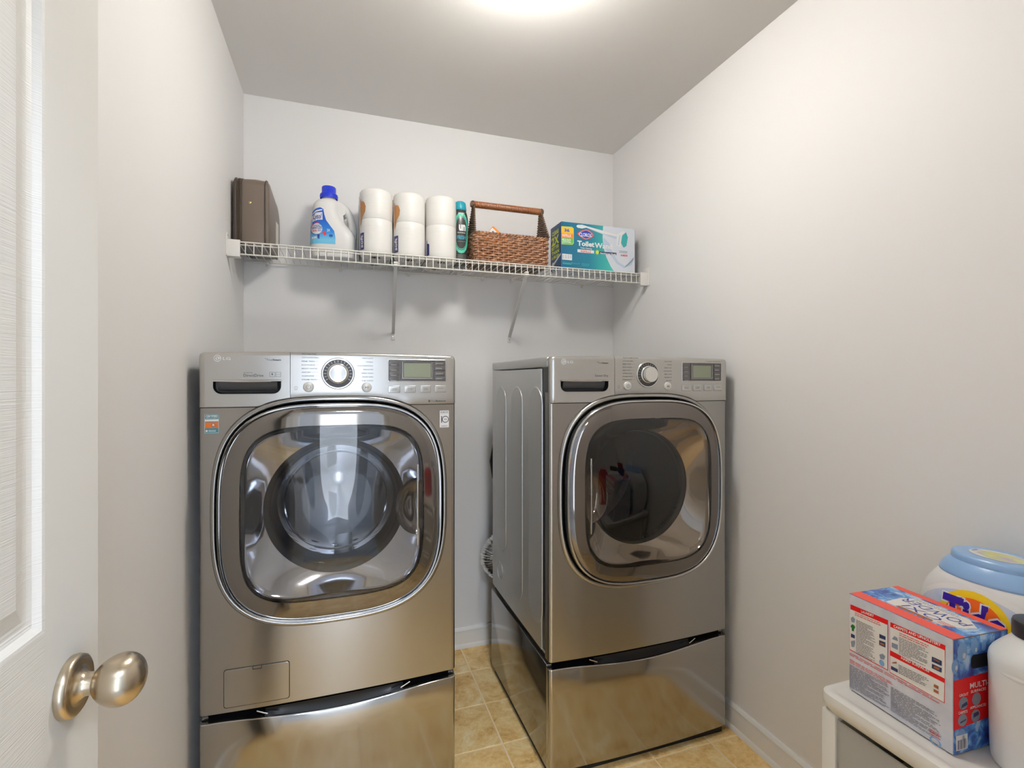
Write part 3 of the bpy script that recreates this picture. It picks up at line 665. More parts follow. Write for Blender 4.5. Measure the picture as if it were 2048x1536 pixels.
def make_pedestal(loc, label, name='laundry_pedestal'):
    t = thing(name, label, 'pedestal', loc, group='drawer pedestals under the machines')
    MB().box(-HW, HW, .024, .64, .028, .357, .003).build('frame', 'side_glossy', t, smooth=30)
    MB().box(-HW + .012, HW - .012, .03, .62, .357, .3735).build('top_spacer', 'black_rubber', t, smooth=0)
    MB().box(-HW + .01, HW - .01, .012, .62, .0, .030).build('plinth', 'black_rubber', t, smooth=0)
    def lipz(x):
        a = min(1., abs(x) / .30); return .3505 - .0175 * (.5 + .5 * math.cos(PI * a)) ** .8
    mb = MB(); xe = HW - .012; z0 = .030; xs = [-xe + 2 * xe * i / 40 for i in range(41)]
    cols_ = []
    for k in range(7): a = PI / 2 * (1 - k / 6); cols_.append((-xe - .012 * math.sin(a), yb(xe) + .012 * (1 - math.cos(a))))
    cols_ = [(-HW, .024)] + cols_ + [(x, yb(x)) for x in xs[1:-1]] + [(-x, y) for x, y in reversed(cols_)] + [(HW, .024)]
    rings = [[(x, y + .02, z0) for x, y in cols_], [(x, y, z0) for x, y in cols_]]
    for f in (.25, .5, .75): rings.append([(x, y, z0 + (lipz(x) - .004 - z0) * f) for x, y in cols_])
    rings.append([(x, y, lipz(x) - .004) for x, y in cols_]); rings.append([(x, y + .002, lipz(x)) for x, y in cols_]); rings.append([(x, y + .014, lipz(x) - .002) for x, y in cols_])
    mb.loft(rings, False); dr_ = mb.build('drawer_front', 'pedestal_steel', t, smooth=40)
    mb = MB(); mb.tube([(x, y + .0004, lipz(x) - .0012) for x, y in cols_[1:-1]], .0012, 6); mb.build('drawer_trim', 'chrome', dr_, smooth=60)
    mb = MB(); xs2 = [-.325 + .65 * k / 24 for k in range(25)]
    mb.loft([[(x, yb(x) + y, z) for x in xs2] for y, z in ((.012, .310), (.020, .325), (.024, .345), (.020, .366), (.006, .371))], False); mb.build('grip_recess', 'black_gloss', dr_, smooth=60)
    mb = MB(); xs3 = [-.185 + .37 * k / 20 for k in range(21)]
    mb.loft([[(x, yb(x) + y, z + .016 * (x / .185) ** 2 * (1 if i < 2 else 0)) for x in xs3] for i, (y, z) in enumerate(((.009, .322), (.013, .338), (.017, .350), (.016, .360)))], False); mb.build('grip_scoop', 'scoop_black', dr_, smooth=60)
    for sx in (-1, 1):
        mb = MB(); mb.tube([(sx * .205, yb(.2) + .006, .362), (sx * .19, yb(.19) + .004, .356), (sx * .178, yb(.18) + .003, .3515)], .0022, 6); mb.build('grip_accent', 'satin_silver', dr_, smooth=60)
    return t
WX, WY, RX, RY = -.0165, 1.500, .953, 1.432
make_machine('washer', (WX, WY, 0), 'graphite steel front-loading washing machine with stickers and a service hatch')
dryer_o = make_machine('dryer', (RX, RY, 0), 'graphite steel dryer with dark tinted round-cornered door by the right wall')
make_pedestal((WX, WY, 0), 'steel drawer pedestal under the washing machine')
make_pedestal((RX, RY, 0), 'steel drawer pedestal under the dryer, brown floor mirrored in it')
# dryer exhaust duct and its hose
dt = thing('exhaust_duct', 'crinkled silver foil exhaust duct behind the dryer', 'duct', (0, 0, 0))
mb = MB(); pts = []; rs = []
path = [(.90, 2.155, .385), (.74, 2.155, .392), (.672, 2.162, .410), (.646, 2.17, .452), (.672, 2.178, .494), (.74, 2.185, .512), (.90, 2.19, .52)]
NP = 300
for i in range(NP):
    f = i / (NP - 1) * (len(path) - 1); k = min(int(f), len(path) - 2); u = f - k
    p0 = Vector(path[max(k - 1, 0)]); p1 = Vector(path[k]); p2 = Vector(path[k + 1]); p3 = Vector(path[min(k + 2, len(path) - 1)])
    p = .5 * ((2 * p1) + (-p0 + p2) * u + (2 * p0 - 5 * p1 + 4 * p2 - p3) * u * u + (-p0 + 3 * p1 - 3 * p2 + p3) * u ** 3)
    pts.append(p); rs.append(.0550 + .0030 * math.sin(i * 1.05) + .0015 * math.sin(i * .37))
mb.tube(pts, rs, 24); mb.build('duct_hose', 'duct_foil', dt, smooth=40)
wh = MB(); wh.tube([(x - RX, y - RY, z) for x, y, z in ((.66, 2.05, 1.02), (.632, 2.10, .97), (.624, 2.115, .90), (.63, 2.10, .83), (.66, 2.05, .78))], .009, 8)
wh.build('power_cord', 'black_rubber', dryer_o)
# ================================================================== wire shelf
SZ = 1.752; SF = 1.985            # deck level, front of the shelf
sh_ = thing('wire_shelf', 'white coated wire shelf across the back wall above the machines', 'shelf', (0, 0, 0))
X0, X1 = ROOM_L + .004, ROOM_R - .004
r1, r2 = .0030, .00165
mb = MB()
for y, z, r in ((SF, SZ - .0015, r1), (SF - .003, SZ - .0455, r1), (SF + .022, SZ - .006, r1 * .9), (BACK - .016, SZ - .006, r1)):
    mb.tube([(X0, y, z), (X1, y, z)], r, 6)
mb.build('rail_wires', 'wire_white', sh_, smooth=60)
mb = MB(); n = int((X1 - X0 - .05) / .0268)
for i in range(n + 1):
    x = X0 + .028 + i * .0268
    mb.tube([(x, BACK - .014, SZ - .0012), (x, SF + .004, SZ - .0008), (x, SF - .0035, SZ - .006), (x, SF - .0055, SZ - .0475)], r2, 5)
mb.build('cross_wires', 'wire_white', sh_, smooth=60, kind='stuff')
for sx, xw in ((1, ROOM_L), (-1, ROOM_R)):
    mb = MB(); a, b = (xw, xw + sx * .043) if sx > 0 else (xw + sx * .043, xw)
    mb.box(a, b, SF - .012, SF - .008, SZ - .056, SZ + .004, .002); mb.box(a, b, SF - .011, SF + .022, SZ + .0005, SZ + .0038, .0012)
    c, d = (xw, xw + sx * .004) if sx > 0 else (xw + sx * .004, xw)
    mb.box(c, d, SF - .022, SF + .075, SZ + .0005, SZ + .005, .0015); mb.box(c, d, SF - .022, SF + .028, SZ - .056, SZ + .026, .0018)
    mb.box(a, b, SF - .011, SF + .02, SZ - .056, SZ - .053, .001)
    e = MB
    o = mb.build('end_bracket', 'bracket_white', sh_, smooth=30)
    MB().lathe([(.0035, 0), (.0035, .0012), (.001, .0014)], (xw + sx * .004, SF - .012, SZ + .016), 'x', 10).build('screw', 'satin_silver', o)
for xt, xb in ((.195, .2135), (.742, .766)):
    mb = MB(); p0, p1 = Vector((xt, SF + .010, SZ - .046)), Vector((xb, BACK - .006, 1.470))
    d = (p1 - p0).normalized(); sd = Vector((1, 0, 0)); up = sd.cross(d).normalized()
    prof = [(-.0065, -.004), (.0065, -.004), (.0065, .004), (.0045, .004), (.0045, -.001), (-.0045, -.001), (-.0045, .004), (-.0065, .004)]
    mb.loft([[p + sd * a + up * b for a, b in prof] for p in (p0 - d * .02, p1)], True, True, True)
    mb.box(xt - .008, xt + .008, SF - .004, SF + .016, SZ - .050, SZ - .030, .002)
    br = mb.build('support_brace', 'bracket_white', sh_, smooth=0)
    mb = MB(); mb.box(xb - .0085, xb + .0085, BACK - .004, BACK, 1.440, 1.474, .0015); ft = mb.build('brace_foot', 'bracket_white', br, smooth=30)
    MB().lathe([(.003, 0), (.003, .002), (.001, .0022)], (xb, BACK - .004, 1.455), '-y', 10).build('screw', 'satin_silver', ft)
for x in (-.298, -.01, .28, .63, .775, 1.16):
    mb = MB(); mb.lathe([(.008, 0), (.008, .006), (.006, .009), (.001, .0095)], (x, BACK, SZ - .014), '-y', 12); mb.box(x - .005, x + .005, BACK - .022, BACK, SZ - .014, SZ - .002, .002)
    mb.build('wall_clip', 'bracket_white', sh_, smooth=40)

# ------------------------------------------------------------------ generic bottle: stacked super-ellipse rings
def ring_at(rings, z):
    for a, b in zip(rings, rings[1:]):
        if a[0] <= z <= b[0]:
            f = (z - a[0]) / max(b[0] - a[0], 1e-9); return [a[k] + (b[k] - a[k]) * f for k in range(6)]
    return rings[0] if z < rings[0][0] else rings[-1]
def bottle_mesh(rings, K=48, sub=4, cap0=True, cap1=True):
    """rings: (z, xc, yc, hx, hy, n)"""
    mb = MB(); out = []
    for a, b in zip(rings, rings[1:]):
        for k in range(sub): f = k / sub; out.append([a[i] + (b[i] - a[i]) * f for i in range(6)])
    out.append(rings[-1])
    mb.loft([[(x, y, r[0]) for x, y in se(r[3], r[4], r[5], K, (r[1], r[2]))] for r in out], True, cap0, cap1)
    return mb
def front_of(rings):
    """map (x, z) on to the -y side of the bottle"""
    def f(x, z, h):
        r = ring_at(rings, z); u = min(.999, abs((x - r[1]) / r[3]))
        return Vector((x, r[2] - r[4] * (1 - u ** r[5]) ** (1 / r[5]) - h, z))
    return f
def smooth_rings(keys, n=5):
    """Catmull-Rom through key rings for soft silhouettes"""
    out = []
    for i in range(len(keys) - 1):
        p0, p1, p2, p3 = keys[max(i - 1, 0)], keys[i], keys[i + 1], keys[min(i + 2, len(keys) - 1)]
        for k in range(n):
            u = k / n; out.append([.5 * (2 * b + (-a + c) * u + (2 * a - 5 * b + 4 * c - d) * u * u + (-a + 3 * b - 3 * c + d) * u ** 3) for a, b, c, d in zip(p0, p1, p2, p3)])
    out.append(list(keys[-1])); return out
# ------------------------------------------------------------------ brown leather case
m = mat('brown_leather', srgb(112, 98, 86), .33, spec=.7)
bump(m, noise(m, coords(m), 420, 3), .15, .0005)
mat('zip_brown', srgb(60, 46, 34), .6); mat('leather_edge', srgb(70, 60, 52), .4); mat('brass', (.75, .58, .28), .25, 1.); mat('paper_white', srgb(226, 224, 214), .6)
bag = thing('toiletry_case', 'dark brown leather zip case standing on end against the left wall', 'bag', (-.315, 2.145, SZ), math.radians(-4))
# outline in the (y,z) plane: front edge low rounding, big rounding at the back top
def case_outline(d, K=14):
    pts = []
    for cy_, cz_, r, a0 in ((.085, .02, .022, 270), (.03, .135, .085, 0), (-.083, .222, .028, 90), (-.089, .02, .022, 180)):
        r_ = max(.003, r - d)
        for k in range(K + 1): a = math.radians(a0 + 90 * k / K); pts.append((cy_ + r_ * math.cos(a), max(.0005, cz_ + r_ * math.sin(a))))
    return pts
mb = MB(); HXB = .062
rr_ = [(.020, -HXB), (.010, -HXB + .002), (.003, -HXB + .008), (0, -HXB + .016), (-.002, -.01), (-.003, .015), (0, HXB - .014), (.004, HXB - .006), (.012, HXB - .001), (.030, HXB)]
mb.loft([[(x, y, z) for y, z in case_outline(d)] for d, x in rr_], True, True, True); mb.build('case_body', 'brown_leather', bag, smooth=60)
for x, r, mm in ((-HXB + .012, .0045, 'leather_edge'), (-HXB + .022, .0030, 'zip_brown'), (-HXB + .027, .0030, 'zip_brown'), (-HXB + .034, .0028, 'leather_edge'), (HXB - .011, .0032, 'leather_edge')):
    MB().tube([(x, y, max(z, r)) for y, z in case_outline(-.0005)], r, 6, True).build('piping' if mm == 'leather_edge' else 'zip_tape', mm, bag, smooth=60)
MB().lathe([(.0045, 0), (.0045, .001), (.003, .0022), (.001, .0026)], (.0, -.1125, .158), '-y', 16).build('stud', 'brass', bag)
MB().box(HXB - .0005, HXB + .0008, .02, .07, .045, .135, .0003).build('paper_tag', 'paper_white', bag, smooth=0)
for y in (-.04, .03): MB().lathe([(.005, -.0005), (.005, .001), (.002, .0012)], (.015, y, .0005), 'z', 12).build('foot_stud', 'brass', bag)

# ------------------------------------------------------------------ laundry sanitizer jug
m = mat('white_plastic', srgb(232, 231, 228), .32); mat('cap_blue', srgb(32, 58, 205), .35)
jug = thing('sanitizer_jug', 'white plastic jug with blue cap and blue label, sanitizer, beside the brown case', 'bottle', (-.035, 2.165, SZ), math.radians(-6))
jr = smooth_rings([(.0, 0, 0, .078, .048, 3.0), (.006, 0, 0, .086, .055, 3.2), (.05, 0, 0, .0875, .058, 3.4), (.09, -.0005, 0, .087, .058, 3.2), (.12, -.009, 0, .0775, .057, 2.8), (.15, -.022, 0, .063, .055, 2.6), (.185, -.030, 0, .053, .052, 2.5), (.215, -.0290, 0, .050, .047, 2.4), (.233, -.024, 0, .044, .038, 2.2), (.243, -.020, 0, .030, .028, 2.0), (.250, -.020, 0, .027, .027, 2.0)], 5)
bottle_mesh(jr, 56, 1).build('jug_body', 'white_plastic', jug, smooth=60)
hp = [(.010, .226), (.030, .217), (.050, .200), (.064, .176), (.071, .150), (.074, .120), (.070, .09)]
MB().tube([(x, 0, z) for x, z in hp], [.020, .019, .017, .0155, .0155, .017, .02], 14).build('jug_handle', 'white_plastic', jug, smooth=60)
mb = MB(); mb.prism([(.0, .222), (.030, .216), (.046, .198), (.048, .184), (.038, .176), (.040, .155), (.047, .132), (.054, .124), (.070, .122), (.07, .07), (-.02, .07), (-.03, .15)], -.026, .026); mb.build('handle_web', 'white_plastic', jug, smooth=50)
mb = MB(); mb.lathe([(.0335, .246), (.0345, .250), (.0345, .262), (.0335, .265), (.0285, .268), (.0275, .270), (.0275, .292), (.026, .295), (.001, .2955)], (-.020, 0, 0), 'z', 40); mb.build('cap', 'cap_blue', jug, smooth=40)
for z in (.254, .258): MB().lathe([(.0346, z), (.0352, z + .001), (.0346, z + .002)], (-.020, 0, 0), 'z', 40).build('cap_ridge', 'cap_blue', jug)
js = front_of(jr)
def jl(p): return (((p[0] - 600 * 0) / 8.53 + 600 - 657.) * .00188 - .022, (530 - (360 + p[1] / 8.53)) * .00188 - .012)
lab = [(375, 505), (430, 535), (450, 640), (480, 740), (560, 850), (620, 930), (642, 1050), (640, 1170), (176, 1170), (178, 900), (190, 700), (225, 580), (290, 530)]
lab = [jl(p) for p in lab]
m = mat('label_blue', srgb(40, 140, 215), .3)
sp = N(m, 'ShaderNodeSeparateXYZ'); L(m, coords(m), sp.inputs[0])
mr = N(m, 'ShaderNodeMapRange'); L(m, sp.outputs['Z'], mr.inputs[0]); mr.inputs[1].default_value = .02; mr.inputs[2].default_value = .15
bcol(m, ramp(m, mr.outputs[0], [(0, srgb(96, 190, 226)), (.35, srgb(120, 196, 230)), (.6, srgb(36, 132, 214)), (1, srgb(16, 84, 190))]))
lbo = ink('front_label', 'label_blue', js, [tri_fill(lab)], jug, .0006)
mat('label_navy', srgb(26, 52, 140), .4); mat('label_red', srgb(214, 50, 56), .4)
def jp(x, y): return jl((x, y))
def jt(s, x0, y0, x1, y1, **k): a, b = jp(x0, y1), jp(x1, y0); return text2(s, a[0], a[1], b[0], b[1], **k)
c_ = jp(315, 900); ra = .0225
ink('label_white', 'ink_white', js, [tri_fill([(c_[0] + ra * math.cos(2 * PI * k / 24), c_[1] + ra * .98 * math.sin(2 * PI * k / 24)) for k in range(24)]), tri_fill([jp(230, 660), jp(300, 605), jp(415, 595), jp(420, 735), jp(330, 740), jp(232, 770)]), tri_fill([jp(225, 615), jp(300, 560), jp(412, 540), jp(415, 560), jp(300, 590), jp(225, 640)]), jt('2X', 495, 900, 550, 945, bold=.02), tri_fill([jp(225, 1045), jp(320, 1040), jp(320, 1075), jp(225, 1080)])], lbo, .0009)
ink('label_swoosh', 'label_red', js, [arc2(c_[0], c_[1], ra, ra + .0032, 70, 175, 18), tri_fill([jp(415, 960), jp(450, 935), jp(495, 995), jp(455, 1025)]), jt('99.9%', 235, 920, 320, 955, bold=.03)], lbo, .0011)
ink('label_rim', 'label_navy', js, [arc2(c_[0], c_[1], ra, ra + .0020, 180, 290, 18), tri_fill([jp(330, 1010), jp(370, 1000), jp(365, 1085), jp(345, 1085), jp(345, 1050), jp(335, 1085)])], lbo, .0011)
ink('label_lettering', 'label_navy', js, [jt('Lysol', 250, 625, 405, 750, bold=.02, shear=.3), jt('LAUNDRY', 255, 825, 385, 850, bold=.02), jt('SANITIZER', 232, 855, 412, 905, bold=.02), lines2(*jp(335, 950), *jp(410, 915), 2), arc2(*jp(565, 1020), .0055, .0068, 0, 360, 18), rect2(*jp(540, 1030), *jp(590, 1005))], lbo, .0013)

# ------------------------------------------------------------------ wrapped toilet-roll packs
m = mat('tissue_wrap', srgb(236, 234, 229), .38, coat=.35)
w_ = N(m, 'ShaderNodeTexNoise'); L(m, coords(m, 'Object', (8, 8, 60)), w_.inputs['Vector']); w_.inputs['Scale'].default_value = 2.2; w_.inputs['Detail'].default_value = 3
bump(m, w_.outputs[0], .28, .002)
mat('tissue_core', srgb(120, 100, 84), .8); mat('print_brown', srgb(176, 122, 70), .4); mat('print_navy', srgb(44, 46, 104), .4)
m = mat('print_film', srgb(150, 165, 185), .25, coat=.5); bcol(m, ramp(m, noise(m, coords(m, 'Object', (30, 30, 12)), 1.2, 3, .6, 1.5), [(.35, srgb(205, 205, 205)), (.5, srgb(150, 160, 172)), (.62, srgb(64, 92, 140))]))
RT = .0645
for k, (xc, h_, lab_) in enumerate(((.127, .268, 'wrapped pair of stacked white toilet rolls next to the white jug'), (.259, .268, 'middle wrapped stack of white toilet rolls'), (.391, .270, 'wrapped stack of white toilet rolls beside the dark teal-capped bottle'))):
    tp = thing('toilet_roll_pack', lab_, 'toilet paper', (xc, 2.083, SZ), 0, 'wrapped toilet roll stacks on the wire shelf')
    for yb_ in (0, .132):
        for z0_, z1_ in ((.0, h_ * .54), (h_ * .54, h_)):
            rnd_b = [(RT - .016, z0_ + .0005), (RT - .009, z0_ + .0015), (RT - .004, z0_ + .005), (RT - .001, z0_ + .011)] if z0_ == 0 else [(RT - .012, z0_), (RT - .0014, z0_ + .0002), (RT - .0003, z0_ + .0022)]
            rnd_t = [(RT - .001, z1_ - .012), (RT - .004, z1_ - .006), (RT - .010, z1_ - .002), (RT - .018, z1_ - .0004)] if z1_ == h_ else [(RT - .0003, z1_ - .0022), (RT - .0014, z1_ - .0002), (RT - .012, z1_)]
            prof = [(.018, z0_ + .004), (.022, z0_ + .001)] + rnd_b + [(RT, z0_ + .03), (RT + .0004, (z0_ + z1_) / 2), (RT, z1_ - .03)] + rnd_t + [(.022, z1_ - .0005), (.018, z1_ - .004)]
            rl = MB().lathe(prof, (0, yb_, 0), 'z', 48).build('roll', 'tissue_wrap', tp, smooth=50)
            MB().lathe([(.0215, z0_ + .002), (.0205, z0_ + .002), (.0205, z1_ - .004), (.0215, z1_ - .004)], (0, yb_, 0), 'z', 24).build('core', 'tissue_core', rl)
    # film between the front and back roll on the left, with the print that wraps on to the front roll
    def cs(u, v, h): a = PI + .30 + u / RT; return Vector(((RT + .0008 + h) * math.cos(a), (RT + .0008 + h) * math.sin(a), v))
    fm = MB(); fm.loft([[(-RT - .0006 - .001 * math.sin(i * 1.7), y, z) for i, y in enumerate((0, .03, .066, .1, .132))] for z in (.012, .05, .1, .14, .19, .225, h_ - .02)], False); flm = fm.build('wrapper_film', 'print_film', tp, smooth=60)
    f0 = .036 if k < 2 else .024
    if k < 2:
        ink('wrapper_print', 'print_brown', cs, [tri_fill([(.004, .112), (.012, .128), (.018, .150), (.0335, .170), (.036, .190), (.030, .207), (.019, .214), (.010, .212), (.006, .224), (.002, .226), (.001, .19), (.003, .15)], .004)], tp)
        ink('wrapper_label', 'print_navy', cs, [rect2(.0, .022, .0275, .089, 5, 1)], tp)
        ink('wrapper_lettering', 'ink_white', cs, [([(.022 - v, .03 + u) for u, v in text2('soft', 0, 0, .05, .016, bold=.03)[0]], text2('soft', 0, 0, .05, .016, bold=.03)[1])], tp, .0008)
    else:
        ink('wrapper_label', 'print_navy', cs, [tri_fill([(.0, .02), (.018, .022), (.018, .066), (.014, .07), (.006, .07), (.003, .085), (.0, .085)], .004)], tp)

# ------------------------------------------------------------------ scent booster bottle
mat('teal_cap', srgb(40, 160, 180), .35); mat('bottle_dark', srgb(66, 66, 64), .25); mat('ring_mint', srgb(96, 210, 182), .35); mat('print_cyan', srgb(60, 180, 205), .4)
un = thing('scent_booster_bottle', 'dark bottle with teal cap and mint ring label beside the wicker basket', 'bottle', (.4845, 2.127, SZ), math.radians(-4))
ur = smooth_rings([(.0, 0, 0, .028, .024, 2.4), (.006, 0, 0, .031, .027, 2.4), (.06, 0, 0, .032, .029, 2.4), (.12, 0, 0, .0335, .030, 2.4), (.19, 0, 0, .034, .030, 2.4), (.222, 0, 0, .031, .028, 2.3), (.240, 0, 0, .026, .024, 2.2), (.246, 0, 0, .024, .022, 2.1)], 4)
bottle_mesh(ur, 40, 1).build('bottle_body', 'bottle_dark', un, smooth=60)
bottle_mesh([(.244, 0, 0, .026, .0245, 2.1), (.246, 0, 0, .027, .0255, 2.1), (.272, 0, 0, .0245, .023, 2.1), (.280, 0, 0, .022, .021, 2.1), (.284, 0, 0, .017, .016, 2.1)], 40, 2).build('cap', 'teal_cap', un, smooth=40)
_us = front_of(ur)
us = lambda u, v, h: _us(u * .74, v, h)
def oval(cx_, cz_, a, b, k=32): return [(cx_ + x, cz_ + z) for x, z in se(a, b, 2.6, k)]
rg = ink('label_ring', 'ring_mint', us, [ring2(oval(0, .142, .0415, .088), oval(0, .142, .034, .075)), ring2(oval(0, .142, .0325, .072), oval(0, .142, .031, .069))], un, .0006)
ink('label_lettering', 'ink_white', us, [text2('un', -.014, .150, .026, .178, bold=.05), text2('STOPABLES', -.022, .140, .024, .1445, bold=.02), text2('T', .002, .214, .009, .224, bold=.03), text2('DOWNY', -.016, .2255, .02, .2305, bold=.03)], rg, .0008)
ink('scent_lettering', 'print_cyan', us, [text2('FRESH', -.024, .114, .026, .131, bold=.02), rect2(-.024, .104, .026, .1055, 6, 1)], rg, .0008)
ink('base_lines', 'button_silver', us, [rect2(-.03, z, .03, z + .0012, 8, 1) for z in (.028, .034, .040, .046)], rg, .0008)

# ------------------------------------------------------------------ wicker basket
m = mat('wicker_strand', srgb(140, 92, 60), .30, spec=.8)
bcol(m, ramp(m, noise(m, coords(m, 'Object', (60, 60, 160)), 1.0, 4, .6), [(.3, srgb(84, 52, 34)), (.5, srgb(150, 102, 68)), (.7, srgb(204, 156, 118))]))
m = mat('wicker_fine', srgb(92, 68, 50), .5); bcol(m, ramp(m, noise(m, coords(m), 160, 3, .6), [(.3, srgb(52, 38, 28)), (.55, srgb(100, 76, 58)), (.75, srgb(150, 122, 98))]))
m = mat('wicker_handle', srgb(160, 98, 54), .28, spec=.8)
BX0, BX1, BY0, BY1, BH = .530, .858, 2.035, 2.165, .135
bk = thing('wicker_basket', 'brown woven wicker basket with a wrapped handle', 'basket', ((BX0 + BX1) / 2, (BY0 + BY1) / 2, SZ))
bw, bd = (BX1 - BX0) / 2, (BY1 - BY0) / 2
def perim(f, z, off=0.):
    """point and outward normal at fraction f round the basket"""
    tp_ = 1 + .02 * (z / BH); w, d, r = bw * tp_ - .012, bd * tp_ - .012, .012
    per = [2 * w, PI / 2 * r, 2 * d, PI / 2 * r] * 2; tot = sum(per); s = (f % 1.) * tot
    segs = [((-w, -d - r), (1, 0)), ((w, -d), -90), ((w + r, -d), (0, 1)), ((w, d), 0), ((w, d + r), (-1, 0)), ((-w, d), 90), ((-w - r, d), (0, -1)), ((-w, -d), 180)]
    for (p, q), ln in zip(segs, per):
        if s <= ln:
            if isinstance(q, tuple):
                x, y = p[0] + q[0] * s, p[1] + q[1] * s; nx, ny = q[1], -q[0]
            else:
                a = math.radians(q) + s / r; x, y = p[0] + r * math.cos(a), p[1] + r * math.sin(a); nx, ny = math.cos(a), math.sin(a)
            return Vector((x + nx * off, y + ny * off, z))
        s -= ln
    return Vector((-w, -d - r, z))
NST = 40
for k in range(12):
    z = .008 + k * (BH - .020) / 11; pts = [perim(i / (NST * 4), z + .0008 * math.sin(i * .3), math.copysign(.0042 * abs(math.cos(PI * (i / 4. + k))) ** .6, math.cos(PI * (i / 4. + k)))) for i in range(NST * 4)]
    MB().tube(pts, .0046, 6, True).build('strand', 'wicker_strand', bk, smooth=60)
for i in range(NST):
    MB().tube([perim(i / NST, z, -.0006) for z in (.002, BH * .5, BH - .004)], .0042, 6).build('stake', 'wicker_strand', bk, smooth=60)
# rolled rim
for ph in (0, PI):
    MB().tube([perim(i / 300, BH - .003 + .0032 * math.sin(i * PI / 300 * 60 + ph), .0035 * math.cos(i * PI / 300 * 60 + ph)) for i in range(300)], .0042, 6, True).build('rim', 'wicker_strand', bk, smooth=60)
MB().box(-bw + .006, bw - .006, -bd + .006, bd - .006, .002, .006).build('basket_floor', 'wicker_fine', bk, smooth=0)
mb = MB()
for sx in (-1, 1): mb.box(sx * (bw - .03) - .012, sx * (bw - .03) + .012, -bd + .01, bd - .01, 0, .003)
mb.build('base_slats', 'wicker_fine', bk, smooth=0)
HT = .272
for sx in (-1, 1):
    # side panel of fine weave narrowing up to the handle
    rows_ = 30
    for k in range(rows_):
        z = BH - .004 + (HT - BH + .004) * k / (rows_ - 1); wy = (bd - .002) * (1 - ((z - BH) / (HT - BH))) + .013 if z > BH else bd
        xx = sx * (bw * 1.02 + .001 - .012 * max(0, (z - BH) / (HT - BH)))
        pts = [(xx + .0022 * math.cos(PI * (i / 2. + k)), -wy + 2 * wy * i / 14, z) for i in range(15)]
        MB().tube(pts, .0031, 5).build('weave_row', 'wicker_fine', bk, smooth=60)
mb = MB(); mb.tube([(-bw - .006, 0, HT), (bw + .006, 0, HT)], .0115, 12); hd = mb.build('handle_core', 'wicker_handle', bk, smooth=60)
mb = MB(); nw = 46
pts = []
for i in range(nw * 12):
    a = 2 * PI * i / 12; pts.append((-bw + .008 + (2 * bw - .016) * i / (nw * 12), .0122 * math.cos(a), HT + .0122 * math.sin(a)))
mb.tube(pts, .0034, 5); mb.build('handle_wrap', 'wicker_handle', hd, smooth=60)
for sx in (-1, 1):
    mb = MB(); mb.lathe([(.001, -.010), (.012, -.008), (.0155, -.002), (.0155, .004), (.011, .008), (.001, .009)], (sx * (bw - .003), 0, HT), 'x', 16); mb.build('handle_knot', 'wicker_fine', hd, smooth=50)
# orange sachet poking out of the basket
mat('sachet_orange', srgb(240, 140, 30), .35); mat('sachet_blue', srgb(70, 70, 150), .4)
sc_ = thing('orange_packet', 'orange packet tip poking out of the wicker basket', 'packet', (.645, 2.10, SZ + .040))
Mt = Matrix.Rotation(math.radians(40), 4, 'Y')
pk = MB(); pk.box(-.062, .062, -.006, .006, -.045, .045, .004, 2, Matrix.Translation((0, 0, .072)) @ Mt); pk.build('packet', 'sachet_orange', sc_, smooth=40)
pm = MB(); pm.box(-.060, -.020, -.0066, .0066, .005, .035, .0008, 1, Matrix.Translation((0, 0, .072)) @ Mt); pm.build('packet_print', 'ink_white', sc_, smooth=0)
pm = MB(); pm.box(-.050, -.032, -.0070, .0070, .012, .026, .0008, 1, Matrix.Translation((0, 0, .072)) @ Mt); pm.build('packet_mark', 'sachet_blue', sc_, smooth=0)

# ------------------------------------------------------------------ toilet wand refill carton
m = mat('carton_teal', srgb(28, 120, 146), .35)
sp = N(m, 'ShaderNodeSeparateXYZ'); L(m, coords(m), sp.inputs[0])
mr = N(m, 'ShaderNodeMapRange'); L(m, sp.outputs['X'], mr.inputs[0]); mr.inputs[1].default_value = -.19; mr.inputs[2].default_value = .06
bcol(m, ramp(m, mr.outputs[0], [(0, srgb(22, 96, 132)), (.55, srgb(24, 122, 148)), (1, srgb(66, 188, 178))]))
mat('carton_navy', srgb(24, 66, 110), .35); mat('carton_pale', srgb(222, 228, 238), .35); mat('carton_ice', srgb(196, 212, 230), .35); mat('carton_dark', srgb(40, 44, 48), .6)
mat('print_yellow', srgb(238, 196, 60), .4); mat('print_orange', srgb(240, 140, 66), .4); mat('print_green', srgb(104, 186, 92), .4); mat('print_lime', srgb(214, 226, 52), .4); mat('print_red', srgb(216, 62, 52), .4); mat('print_blue', srgb(36, 70, 176), .4); mat('print_teal', srgb(60, 168, 170), .4); mat('print_slate', srgb(46, 60, 100), .4); mat('print_grey', srgb(140, 150, 165), .5)
CW, CD, CH = .372, .12, .207
ct = thing('refill_carton', 'teal and white carton of toilet wand refills against the right wall', 'box', (1.098, 2.062, SZ), math.radians(-.5))
cb = MB().box(-CW / 2, CW / 2, -CD / 2, CD / 2, 0, CH, .0008, 1).build('carton', 'carton_pale', ct, smooth=0)
fs_ = plane_surf((-CW / 2, -CD / 2, 0), (1, 0, 0), (0, 0, 1))
